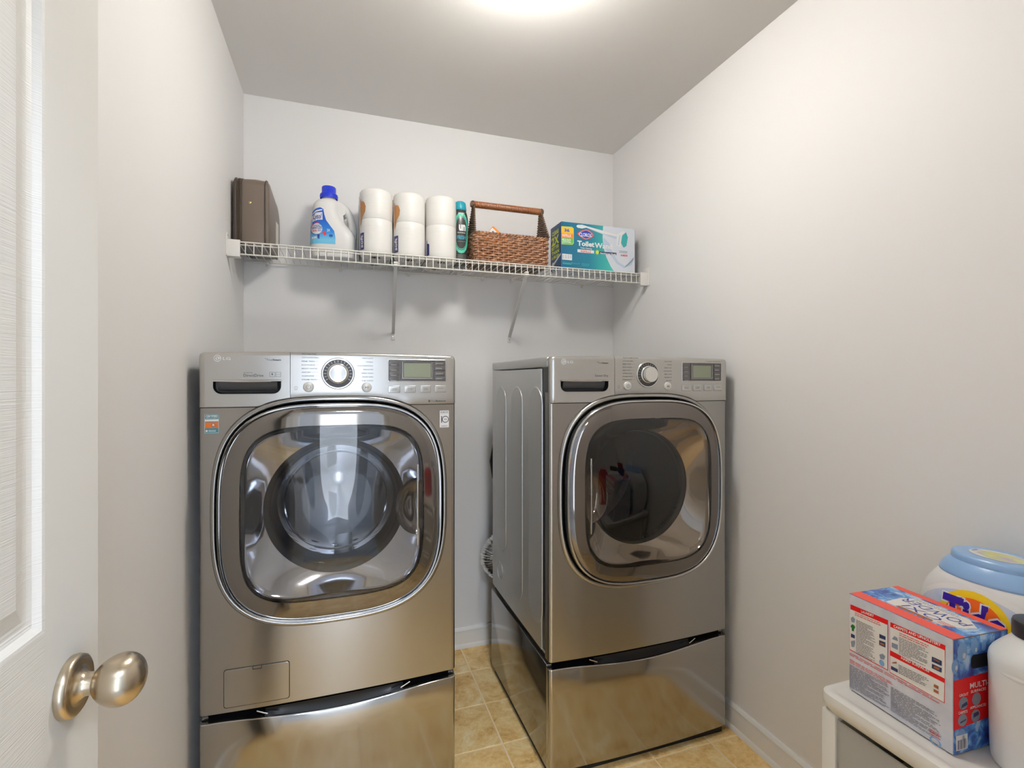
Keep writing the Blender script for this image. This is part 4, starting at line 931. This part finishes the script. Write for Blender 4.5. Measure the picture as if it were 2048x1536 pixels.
# pixel helper: (px in the 2048 x 1536 zoom crop) to carton coordinates
def cq(x, y):
    u = (x - 335) / (1832 - 335); top = 133 + u * (310 - 133); bot = 1150 + u * (1268 - 1150); return (u * CW, (bot - y) / (bot - top) * CH)
def cr(x0, y0, x1, y1): return poly2([cq(x0, y1), cq(x1, y1 + (x1 - x0) * .09), cq(x1, y0 + (x1 - x0) * .09), cq(x0, y0)])
def ctx(s, x0, y0, x1, y1, dy=0, **k):
    a, b = cq(x0, y1), cq(x1, y0 + dy); return text2(s, a[0], a[1], b[0], a[1] + (cq(x0, y0)[1] - a[1]), **k)
ft = ink('front_print', 'carton_teal', fs_, [poly2([(0, 0)] + [cq(1400, 1230), cq(1320, 1100), cq(1230, 900), cq(1175, 700), cq(1155, 480), cq(1165, 230)] + [(CW * .555, CH), (0, CH)])], cb, .0003)
sd_ = plane_surf((-CW / 2, CD / 2, 0), (0, -1, 0), (0, 0, 1))
ink('side_print', 'carton_navy', sd_, [rect2(0, 0, CD, CH)], cb, .0003)
ink('edge_print', 'carton_dark', plane_surf((CW / 2, -CD / 2, 0), (0, 1, 0), (0, 0, 1)), [rect2(0, 0, CD, CH)], cb, .0003)
ink('side_lettering', 'print_lime', sd_, [text2('CLEANS', .016, .165, .092, .185, bold=.03), text2('2X', .012, .120, .096, .160, bold=.05), text2('BETTER', .012, .100, .096, .116, bold=.03), text2('THAN', .012, .078, .096, .095, bold=.03), text2('A BRUSH', .012, .058, .096, .073, bold=.03)], cb, .0006)
ink('side_wand', 'carton_pale', sd_, [poly2([(.036, .030), (.115, .062), (.115, .070), (.030, .040)]), ell2(.026, .026, .014, .020)], cb, .0006)
ink('print_pale', 'carton_ice', fs_, [poly2([cq(1180, 700), cq(1330, 880), cq(1450, 1050), cq(1600, 1140), cq(1760, 1080), cq(1815, 900), cq(1818, 860), cq(1780, 1020), cq(1620, 1100), cq(1480, 1010), cq(1360, 800), cq(1290, 600), cq(1170, 480)]), poly2([cq(1170, 330), cq(1450, 420), cq(1440, 520), cq(1300, 470), cq(1170, 400)])], cb, .0006)
ink('wand_print', 'ink_white', fs_, [poly2([cq(x, y) for x, y in ((625, 235), (650, 208), (740, 206), (830, 236), (1160, 335), (1450, 420), (1440, 470), (1150, 400), (830, 268), (740, 288), (650, 270))]), poly2([cq(x, y) for x, y in ((1450, 420), (1560, 350), (1640, 370), (1560, 430), (1530, 690), (1440, 650))])], cb, .0008)
ink('wand_shade', 'carton_ice', fs_, [poly2([cq(x, y) for x, y in ((830, 262), (1150, 395), (1440, 462), (1435, 485), (1150, 410), (825, 272))]), poly2([cq(x, y) for x, y in ((1500, 440), (1520, 425), (1490, 650), (1470, 640))])], cb, .0010)
ink('pad_print', 'print_teal', fs_, [poly2([cq(x, y) for x, y in ((1560, 440), (1640, 372), (1680, 480), (1650, 660), (1590, 700), (1535, 600))]), ctx('Plant-Based', 360, 1000, 690, 1040, dy=30, bold=.0), lines2(*cq(360, 1075), *cq(560, 1030), 1), lines2(*cq(730, 1100), *cq(910, 1050), 2)], cb, .0010)
ink('badge_frame', 'print_lime', fs_, [poly2([cq(x, y) for x, y in ((335, 238), (540, 252), (575, 285), (577, 605), (545, 640), (335, 625))])], cb, .0006)
ink('badge_top', 'print_yellow', fs_, [poly2([cq(x, y) for x, y in ((337, 246), (535, 260), (567, 290), (567, 400), (337, 385))])], cb, .0008)
ink('badge_mid', 'print_orange', fs_, [cr(337, 385, 567, 485)], cb, .0008)
ink('badge_low', 'print_green', fs_, [poly2([cq(x, y) for x, y in ((337, 488), (567, 500), (567, 600), (540, 630), (337, 612))])], cb, .0008)
ink('badge_lettering', 'print_blue', fs_, [ctx('36', 390, 285, 492, 355, dy=8, bold=.04)], cb, .0010)
ink('badge_print', 'ink_white', fs_, [ctx('REFILLS', 355, 400, 520, 460, dy=10, bold=.02), ctx('MEGA PACK', 350, 500, 520, 555, dy=10, bold=.02), poly2([cq(x, y) for x, y in ((345, 575), (440, 572), (525, 595), (525, 608), (440, 585), (345, 590))])], cb, .0010)
dm_ = [(638, 402), (690, 350), (760, 315), (820, 302), (880, 325), (950, 380), (990, 440), (940, 475), (880, 515), (820, 535), (760, 510), (690, 455)]
cen = (815, 420)
ink('emblem_red', 'print_red', fs_, [poly2([cq(*p) for p in dm_])], cb, .0010)
ink('emblem_white', 'ink_white', fs_, [poly2([cq(cen[0] + (x - cen[0]) * .86, cen[1] + (y - cen[1]) * .84) for x, y in dm_])], cb, .0012)
ink('emblem_blue', 'print_blue', fs_, [poly2([cq(cen[0] + (x - cen[0]) * .80, cen[1] + (y - cen[1]) * .78) for x, y in dm_])], cb, .0014)
ink('emblem_lettering', 'ink_white', fs_, [ctx('CLOROX', 685, 375, 935, 455, dy=14, bold=.03)], cb, .0017)
ink('title_lettering', 'ink_white', fs_, [ctx('Toilet', 645, 545, 985, 660, dy=30, bold=.04), ctx('Wand', 990, 590, 1355, 705, dy=30, bold=.03), ctx('Toilet Cleaning', 705, 688, 935, 730, dy=15, bold=.02), cr(648, 735, 980, 800), cr(350, 832, 540, 960)], cb, .0012)
ink('strip_print', 'print_slate', fs_, [cr(1085, 782, 1440, 835)], cb, .0012)
ink('leaf_print', 'print_lime', fs_, [poly2([cq(1045 + 48 * math.cos(a) * (1 if k % 2 else .45), 800 + 70 * math.sin(a) * (1 if k % 2 else .5)) for k, a in enumerate([2 * PI * i / 16 for i in range(16)])])], cb, .0014)
ink('small_lettering', 'print_red', fs_, [ctx('REFILLS', 715, 755, 915, 798, dy=14, bold=.02), ctx('6X MORE', 1530, 842, 1670, 885, dy=8, bold=.02)] , cb, .0014)
ink('strip_lettering', 'ink_white', fs_, [ctx('Rainforest Rush', 1105, 800, 1430, 838, dy=22, bold=.03)], cb, .0015)
ink('bar_code', 'print_grey', fs_, [cr(362 + k * 17, 850, 362 + k * 17 + (4 + 5 * (k % 3 == 0)), 945) for k in range(10)] + [lines2(*cq(1500, 815), *cq(1700, 780), 2)], cb, .0014)
# ================================================================== cart and what stands on it
KX0, KX1, KY0, KY1, KZ = .947, 1.331, .231, .787, .613
mat('cart_white', srgb(234, 231, 224), .35)
cart = thing('drawer_cart', 'white plastic drawer cart against the right wall', 'cart', ((KX0 + KX1) / 2, (KY0 + KY1) / 2, 0))
cw, cd = (KX1 - KX0) / 2, (KY1 - KY0) / 2
mb = MB()
def rr3(w, d, r, z): return [(x, y, z) for x, y in rrect2(-w, -d, w, d, r, 6)]
mb.loft([rr3(cw - .022, cd - .022, .018, KZ - .045), rr3(cw - .010, cd - .010, .022, KZ - .040), rr3(cw - .001, cd - .001, .026, KZ - .026), rr3(cw, cd, .026, KZ - .014), rr3(cw - .002, cd - .002, .026, KZ - .004), rr3(cw - .008, cd - .008, .022, KZ), rr3(cw - .018, cd - .018, .016, KZ), rr3(cw - .021, cd - .021, .014, KZ - .0025), rr3(cw - .03, cd - .03, .012, KZ - .003)], True, True, True)
mb.build('cart_top', 'cart_white', cart, smooth=40)
for sx in (-1, 1):
    for sy in (-1, 1):
        mb = MB(); x, y = sx * (cw - .022), sy * (cd - .022); mb.box(x - .016, x + .016, y - .016, y + .016, 0.012, KZ - .04, .005, 2); mb.build('post', 'cart_white', cart, smooth=40)
        MB().lathe([(.001, 0), (.014, 0), (.018, .006), (.016, .014), (.001, .014)], (x, y, 0), 'z', 16).build('foot', 'cart_white', cart)
for sy in (-1, 1):
    MB().box(-cw + .036, cw - .036, sy * (cd - .022) - .006, sy * (cd - .022) + .006, .03, KZ - .04, .002).build('side_panel', 'cart_white', cart, smooth=0)
MB().box(cw - .034, cw - .028, -cd + .036, cd - .036, .03, KZ - .04).build('back_panel', 'cart_white', cart, smooth=0)
for z in (.03, .215, .395):
    MB().box(-cw + .008, cw - .03, -cd + .034, cd - .034, z, z + .012, .003).build('shelf_rail', 'cart_white', cart, smooth=0)
mat('stored_cloth_dark', srgb(46, 48, 66), .9); mat('stored_cloth_tan', srgb(176, 160, 120), .9)
for k, (z, h) in enumerate(((.045, .160), (.230, .155), (.410, .154))):
    mb = MB(); y0, y1 = -cd + .040, cd - .040; x0, x1 = -cw + .010, cw - .04
    mb.box(x0, x0 + .004, y0, y1, z, z + h, .0015); mb.box(x1 - .003, x1, y0, y1, z, z + h); mb.box(x0, x1, y0, y0 + .003, z, z + h); mb.box(x0, x1, y1 - .003, y1, z, z + h); mb.box(x0, x1, y0, y1, z, z + .003)
    d_ = mb.build('drawer', 'clear_plastic', cart, smooth=20)
    mb = MB(); mb.box(x0 - .014, x0 + .002, -.10, .10, z + h - .028, z + h - .012, .005, 3); mb.build('drawer_handle', 'cart_white', d_, smooth=50)
for k, (z, mm, nm, lb) in enumerate(((.049, 'stored_cloth_dark', 'folded_cloth', 'dark folded cloths in the bottom drawer of the cart'), (.234, 'stored_cloth_dark', 'folded_cloth', 'dark folded cloths in the middle drawer of the cart'), (.414, 'stored_cloth_tan', 'folded_cloth', 'tan folded cloths in the top drawer of the cart'))):
    mb = MB(); X = (KX0 + KX1) / 2; Y = (KY0 + KY1) / 2
    for j in range(3): mb.box(X - cw + .03, X + cw - .06, Y - cd + .06 + .02 * j, Y + cd - .06 - .015 * j, z + .026 * j, z + .026 * j + .025, .010, 3)
    tag(mb.build(nm, mm, None, smooth=50), lb, 'cloth')

# ------------------------------------------------------------------ stain-remover carton
m = mat('oxi_water', srgb(70, 110, 190), .3)
wv = noise(m, coords(m, 'Object', (1, 1, 1)), 26, 5, .6, 2.0); v_ = N(m, 'ShaderNodeTexVoronoi'); L(m, coords(m), v_.inputs['Vector']); v_.inputs['Scale'].default_value = 34; v_.feature = 'SMOOTH_F1'
ad = N(m, 'ShaderNodeMath', operation='MULTIPLY_ADD'); L(m, v_.outputs['Distance'], ad.inputs[0]); ad.inputs[1].default_value = -.55; L(m, wv, ad.inputs[2])
bcol(m, ramp(m, ad.outputs[0], [(.06, srgb(52, 60, 130)), (.2, srgb(62, 100, 184)), (.32, srgb(96, 160, 220)), (.45, srgb(190, 214, 240))]))
m = mat('oxi_pale', srgb(214, 214, 222), .35); bcol(m, ramp(m, noise(m, coords(m), 22, 2), [(.35, srgb(206, 206, 216)), (.65, srgb(224, 224, 230))]))
mat('oxi_red', srgb(222, 20, 24), .35); mat('oxi_coral', srgb(238, 84, 66), .35); mat('oxi_cream', srgb(238, 234, 228), .4); mat('oxi_navy', srgb(44, 62, 150), .4); mat('card_brown', srgb(150, 108, 74), .7)
mat('print_black', srgb(70, 66, 72), .5); mat('shirt_green', srgb(20, 110, 40), .5); mat('photo_rust', srgb(170, 100, 60), .5); mat('print_sky', srgb(130, 170, 215), .4)
OW, OD, OH = .136, .193, .199
ob = thing('oxi_powder_carton', 'red, white and blue oxi powder carton on the white cart', 'box', (.9950, .5655, KZ), math.radians(-3.0))
# local: corner nearest the camera at the origin, x towards the wall, y away
body = MB().box(0, OW, 0, OD, 0, OH, .0009, 1).build('carton', 'oxi_pale', ob, smooth=0)
FT = plane_surf((0, OD, 0), (0, -1, 0), (0, 0, 1))          # long printed face, read from the room
def q6(x, y):
    """reading of the printed face (picture units of the print layout) to face coordinates"""
    lx = lambda v: 75 + (35 - 75) * v; rx = lambda v: 975 + (930 - 975) * v
    ty = lambda u: 70 + (470 - 70) * u; by = lambda u: 905 + (1420 - 905) * u
    v = .5
    for _ in range(6):
        u = (x - lx(v)) / (rx(v) - lx(v)); v = (y - ty(u)) / (by(u) - ty(u))
    return (u * OD, (1 - v) * OH)
def fr(a, b, c, d): return poly2([q6(*a), q6(*b), q6(*c), q6(*d)])
ink('panel_red', 'oxi_red', FT, [fr((55, 565), (430, 755), (452, 320), (85, 165)), fr((445, 770), (890, 1000), (918, 520), (472, 335))], body, .0003)
ink('panel_cream', 'oxi_cream', FT, [fr((60, 560), (426, 745), (445, 360), (82, 208)), fr((462, 578), (902, 795), (912, 560), (468, 375)), fr((450, 765), (886, 992), (897, 832), (457, 622))], body, .0006)
def ft(s, a, b, hpx, **k):
    p, q = q6(*a), q6(*b); vs, fs = text2(s, 0, 0, q[0] - p[0], hpx * OH / 900, **k)
    return ([(u + p[0], v + p[1] + (q[1] - p[1]) * (u / max(q[0] - p[0], 1e-6))) for u, v in vs], fs)
ink('panel_headings', 'oxi_cream', FT, [ft('LAUNDRY', (195, 245), (320, 292), 24, bold=.03), ft('CARPETS AND UPHOLSTERY', (500, 380), (885, 532), 24, bold=.03), ft('HARD SURFACES', (555, 650), (785, 755), 24, bold=.03)], body, .0009)
def fl2(a, b, h, n, seed): # block of small print along the face
    p, q = q6(*a), q6(*b); vs, fs = lines2(0, 0, q[0] - p[0], h * OH / 900, n, .36, seed)
    return ([(u + p[0], v + p[1] + (q[1] - p[1]) * (u / max(q[0] - p[0], 1e-6)) - h * OH / 900) for u, v in vs], fs)
ink('small_print', 'print_black', FT, [fl2((140, 300), (330, 385), 320, 26, 3), fl2((545, 460), (795, 565), 150, 13, 4), fl2((530, 695), (780, 805), 80, 6, 5), fl2((50, 690), (440, 880), 215, 22, 6), fl2((450, 885), (860, 1105), 215, 22, 7)], body, .0009)
ink('red_print', 'print_red', FT, [fl2((130, 235), (400, 345), 34, 2, 9), fl2((550, 420), (810, 530), 34, 2, 10), fl2((55, 585), (880, 995), 30, 2, 11), fl2((55, 640), (500, 870), 40, 3, 12), fl2((765, 1215), (850, 1265), 50, 3, 14)], body, .0009)
ink('shirt_print', 'shirt_green', FT, [poly2([q6(*p) for p in ((80, 355), (98, 342), (115, 350), (128, 368), (122, 385), (116, 380), (112, 408), (90, 398), (90, 372), (82, 370))])], body, .0010)
ink('picture_print', 'print_slate', FT, [fr((78, 455), (120, 470), (120, 440), (80, 422)), fr((365, 470), (422, 490), (424, 460), (366, 435)), fr((360, 530), (418, 555), (420, 510), (362, 490)), fr((808, 660), (885, 692), (887, 650), (812, 618)), fr((806, 715), (880, 748), (884, 710), (810, 678)), fr((460, 740), (520, 768), (522, 740), (462, 710))], body, .0010)
ink('picture_detail', 'photo_rust', FT, [fr((820, 712), (862, 730), (870, 712), (828, 695)), fr((820, 640), (870, 665), (872, 655), (824, 632)), fr((815, 870), (850, 888), (852, 862), (818, 846)), fr((812, 910), (850, 928), (852, 905), (814, 886)), fr((370, 525), (410, 540), (412, 525), (372, 508)), fr((470, 690), (515, 690), (515, 675), (480, 680))], body, .0012)
ink('picture_pale', 'print_grey', FT, [poly2([q6(*p) for p in ((85, 285), (110, 275), (130, 300), (122, 330), (90, 322))]), poly2([q6(*p) for p in ((75, 490), (118, 485), (120, 510), (108, 545), (80, 540))]), poly2([q6(*p) for p in ((358, 615), (390, 608), (412, 630), (400, 660), (365, 650))]), fr((475, 550), (530, 575), (532, 530), (478, 510)), fr((480, 480), (535, 500), (530, 470), (505, 455))], body, .0010)
ink('wash_print', 'print_sky', FT, [ell2(*q6(378, 688), .0052, .0060, 20), arc2(*q6(805, 1325), .007, .0095, 0, 360, 20, .7)], body, .0012)
TP = plane_surf((OW, OD, OH), (0, -1, 0), (-1, 0, 0))       # lid print reads from the wall side... upside down to the camera
TPs = plane_surf((0, OD, OH), (0, -1, 0), (1, 0, 0))
tps = lambda u, v, h: Vector((v, OD - u, OH + h))
ink('lid_water', 'oxi_water', tps, [rect2(0, 0, OD, OW, 8, 4)], body, .0003)
ink('lid_stripe', 'oxi_coral', tps, [rect2(0, .001, OD, .030), rect2(0, OW - .018, OD, OW)], body, .0006)
ink('lid_panel', 'oxi_cream', tps, [poly2([(.050, .034), (.150, .036), (.172, .060), (.178, .085), (.150, .110), (.060, .112), (.046, .080)])], body, .0006)
# words face away from the camera: baseline towards the wall
def lid_text(s, u0, v0, u1, v1, **k):
    vs, fs = text2(s, 0, 0, u1 - u0, v1 - v0, **k); return ([(u1 - a, v1 - b) for a, b in vs], fs)
ink('lid_lettering', 'oxi_navy', tps, [lid_text('OXI', .072, .044, .138, .064, bold=.0, shear=.15), lid_text('POWDER', .052, .070, .168, .092, bold=.0, shear=.15)], body, .0009)
ink('lid_banner', 'photo_rust', tps, [poly2([(.070, .034), (.136, .034), (.134, .042), (.072, .042)])], body, .0008)
ink('lid_small_print', 'print_grey', tps, [lines2(.06, .096, .15, .108, 2, .35, 21)], body, .0009)
ink('lid_note', 'print_red', tps, [lines2(.140, .040, .164, .054, 3, .4, 22)], body, .0009)
EN = plane_surf((0, 0, 0), (1, 0, 0), (0, 0, 1))            # end face towards the doorway
ink('end_water', 'oxi_water', EN, [rect2(.0005, 0, OW, OH - .001, 4, 6)], body, .0003)
ink('end_red', 'oxi_red', EN, [poly2([(0, .042), (.08, .050), (OW, .056), (OW, .132), (0, .128)])], body, .0006)
ink('bubbles', 'print_sky', EN, [ell2(.022, .175, .012, .016), ell2(.052, .180, .009, .013), ell2(.004, .152, .008, .012), ell2(.020, .030, .010, .012), ell2(.075, .178, .006, .009), ell2(.020, .148, .004, .005)], body, .0006)
ink('bubble_shine', 'oxi_pale', EN, [ell2(.026, .168, .004, .005), ell2(.055, .174, .003, .004), ell2(.007, .150, .003, .004), ell2(.024, .026, .003, .004)], body, .0009)
ink('hand_hole', 'black_rubber', EN, [poly2(rrect2(.042, .142, .095, .166, .008))], body, .0010)
ink('end_lettering', 'ink_white', EN, [text2('MULTI-USE', .040, .108, .112, .118, bold=.02), text2('GROUT', .014, .098, .036, .103, bold=.02), text2('SURFACES', .042, .100, .08, .105, bold=.02), text2('CARPETS', .012, .068, .034, .073, bold=.02), text2('APPLIANCES', .040, .072, .08, .077, bold=.02), rect2(.006, .006, .034, .032)], body, .0009)
ink('end_pictures', 'print_grey', EN, [ell2(.024, .086, .011, .011), ell2(.056, .088, .011, .011), ell2(.022, .057, .011, .0105), ell2(.054, .059, .011, .011)], body, .0009)
ink('end_picture_detail', 'print_slate', EN, [poly2([(.018, .078), (.034, .082), (.032, .088), (.020, .084)]), poly2([(.048, .056), (.062, .060), (.060, .066), (.048, .064)]), poly2([(.016, .052), (.03, .056), (.03, .058), (.016, .055)])] + [rect2(.010 + .0024 * k, .008, .010 + .0024 * k + (.0008 if k % 3 else .0015), .024) for k in range(9)], body, .0012)
MB().box(.0004, OW, -.0004, OD, OH - .0012, OH - .0004).build('flap_edge', 'card_brown', body, smooth=0)

# ------------------------------------------------------------------ detergent pod tub
mat('tub_white', srgb(236, 235, 232), .25); mat('tub_blue', srgb(150, 186, 228), .28); mat('tub_blue_dark', srgb(110, 152, 205), .28)
m = mat('tub_label', srgb(200, 212, 232), .3); bcol(m, ramp(m, noise(m, coords(m), 14, 2, .5, 1.0), [(.35, srgb(168, 200, 232)), (.6, srgb(214, 216, 230))]))
mat('bull_yellow', srgb(246, 206, 20), .35); mat('bull_orange', srgb(244, 104, 20), .35); mat('bull_navy', srgb(54, 24, 150), .35)
tub = thing('detergent_tub', 'white detergent tub with light blue lid behind the oxi carton', 'tub', (1.243, .628, KZ), math.radians(-90 + 2))
# local -y faces the room (world -X); local x runs towards world -Y
tr_ = smooth_rings([(.0, 0, 0, .108, .068, 3.2), (.008, 0, 0, .116, .076, 3.2), (.06, 0, 0, .122, .083, 3.0), (.13, 0, 0, .125, .085, 2.9), (.185, 0, 0, .123, .084, 2.8), (.215, 0, 0, .115, .080, 2.6), (.238, 0, 0, .102, .073, 2.4), (.250, 0, 0, .091, .067, 2.2), (.256, 0, 0, .086, .066, 2.2)], 5)
bottle_mesh(tr_, 64, 1).build('tub_body', 'tub_white', tub, smooth=60)
bottle_mesh(smooth_rings([(.248, 0, 0, .093, .069, 2.2), (.252, 0, 0, .094, .070, 2.2), (.266, 0, 0, .088, .065, 2.1), (.276, 0, 0, .078, .058, 2.1), (.279, 0, 0, .074, .055, 2.1)], 3), 56, 1).build('collar', 'tub_blue', tub, smooth=40)
ld = bottle_mesh([(.277, 0, 0, .074, .055, 2.1), (.2785, 0, 0, .0755, .056, 2.1), (.289, 0, 0, .0745, .055, 2.1), (.2925, 0, 0, .071, .052, 2.1), (.293, 0, 0, .05, .038, 2.1)], 56, 2).build('lid', 'tub_blue', tub, smooth=40)
lps = lambda u, v, h: Vector((u, v, .2932 + h))
ink('lid_sticker', 'tub_white', lps, [ell2(0, 0, .046, .033, 36)], ld); 
m = mat('lid_rainbow', srgb(210, 200, 150), .4); bcol(m, ramp(m, noise(m, coords(m), 24, 1), [(.35, srgb(206, 190, 206)), (.5, srgb(208, 214, 150)), (.65, srgb(226, 206, 130))]))
ink('lid_print', 'lid_rainbow', lps, [ell2(.003, 0, .036, .025, 36)], ld, .0007)
ink('lid_lettering', 'bull_navy', lps, [lines2(-.042, -.008, -.036, .010, 5)], ld, .0007)
ts = front_of(tr_)
def arch_poly(a, b, z0, k=26): return [(a * math.cos(PI * i / k), z0 + b * max(0., math.sin(PI * i / k)) ** .85) for i in range(k + 1)] + [(-a, .03), (a, .03)]
ink('label_border', 'trim_white', ts, [tri_fill(arch_poly(.1120, .090, .150), .008)], tub, .0008)
lb_ = ink('front_label', 'tub_label', ts, [tri_fill(arch_poly(.1050, .080, .150), .008)], tub, .0014)
bc = (.0, .180)
ink('bullseye_yellow', 'bull_yellow', ts, [tri_fill([(bc[0] + .058 * math.cos(2 * PI * k / 36), bc[1] + .053 * math.sin(2 * PI * k / 36)) for k in range(36)], .008)], lb_, .0018)
ink('bullseye_orange', 'bull_orange', ts, [tri_fill([(bc[0] + .047 * math.cos(2 * PI * k / 36), bc[1] + .040 * math.sin(2 * PI * k / 36)) for k in range(36)], .008)], lb_, .0022)
ink('brand_outline', 'ink_white', ts, [text2('Tide', -.0545, .150, .0545, .2170, bold=.09)], lb_, .0026)
ink('brand_lettering', 'bull_navy', ts, [text2('Tide', -.052, .1525, .052, .2145, bold=.045)], lb_, .0031)
ink('seal', 'bull_navy', ts, [ell2(.085, .172, .0135, .0130, 24)], lb_, .0018)
ink('seal_flower', 'ink_white', ts, [ell2(.085 + .0042 * math.cos(a), .172 + .0042 * math.sin(a), .0022, .0022, 8) for a in [2 * PI * k / 6 for k in range(6)]] + [arc2(.085, .172, .0100, .0112, 20 + 40 * k, 45 + 40 * k, 5) for k in range(9)], lb_, .0023)

# ------------------------------------------------------------------ white bottle with a black cap
wb = thing('white_bottle', 'white plastic bottle with black cap standing at the edge of the cart', 'bottle', (1.0926, .4962, KZ - .0025))
wr = smooth_rings([(.0, 0, 0, .052, .052, 2.2), (.006, 0, 0, .0585, .0585, 2.2), (.05, 0, 0, .0605, .0605, 2.2), (.15, 0, 0, .0615, .0615, 2.2), (.176, 0, 0, .0620, .0620, 2.2), (.188, 0, 0, .0590, .0590, 2.1), (.200, 0, 0, .0500, .0500, 2.0), (.212, 0, 0, .0390, .0390, 2.0), (.220, 0, 0, .0330, .0330, 2.0), (.228, 0, 0, .0310, .0310, 2.0)], 5)
bottle_mesh(wr, 48, 1).build('bottle_body', 'white_plastic', wb, smooth=60)
MB().lathe([(.0612, .158), (.0628, .162), (.0628, .165), (.0612, .169)], (0, 0, 0), 'z', 48).build('shoulder_ring', 'white_plastic', wb)
mb = MB(); mb.lathe([(.033, .221), (.0345, .222), (.0345, .243), (.0330, .247), (.028, .248), (.001, .248)], (0, 0, 0), 'z', 48); mb.build('cap', 'dark_plastic', wb, smooth=40)
# ------------------------------------------------------------------ further things on the cart, outside the frame, mirrored in the dryer door
mat('bottle_red', srgb(190, 24, 40), .3); mat('bottle_navy', srgb(30, 44, 110), .3); mat('card_tan', srgb(168, 116, 66), .7)
rb = thing('red_bottle', 'red detergent bottle at the doorway end of the cart', 'bottle', (1.03, .33, KZ))
bottle_mesh(smooth_rings([(0, 0, 0, .045, .035, 2.6), (.01, 0, 0, .05, .04, 2.6), (.14, 0, 0, .05, .04, 2.6), (.18, 0, 0, .035, .03, 2.2), (.20, 0, 0, .018, .018, 2)], 4), 32, 1).build('bottle_body', 'bottle_red', rb, smooth=60)
MB().lathe([(.021, .196), (.021, .222), (.018, .226), (.001, .226)], (0, 0, 0), 'z', 24).build('cap', 'white_plastic', rb)
nb = thing('navy_jug', 'navy detergent jug by the wall at the doorway end of the cart', 'bottle', (1.22, .38, KZ), math.radians(80))
bottle_mesh(smooth_rings([(0, 0, 0, .08, .05, 3), (.01, 0, 0, .086, .056, 3), (.13, 0, 0, .086, .056, 3), (.19, -.02, 0, .055, .05, 2.4), (.225, -.02, 0, .024, .024, 2)], 4), 32, 1).build('bottle_body', 'bottle_navy', nb, smooth=60)
MB().lathe([(.03, .222), (.03, .262), (.027, .266), (.001, .266)], (-.02, 0, 0), 'z', 24).build('cap', 'bottle_red', nb)
bpy.data.objects.remove(_to); bpy.data.curves.remove(_tc)
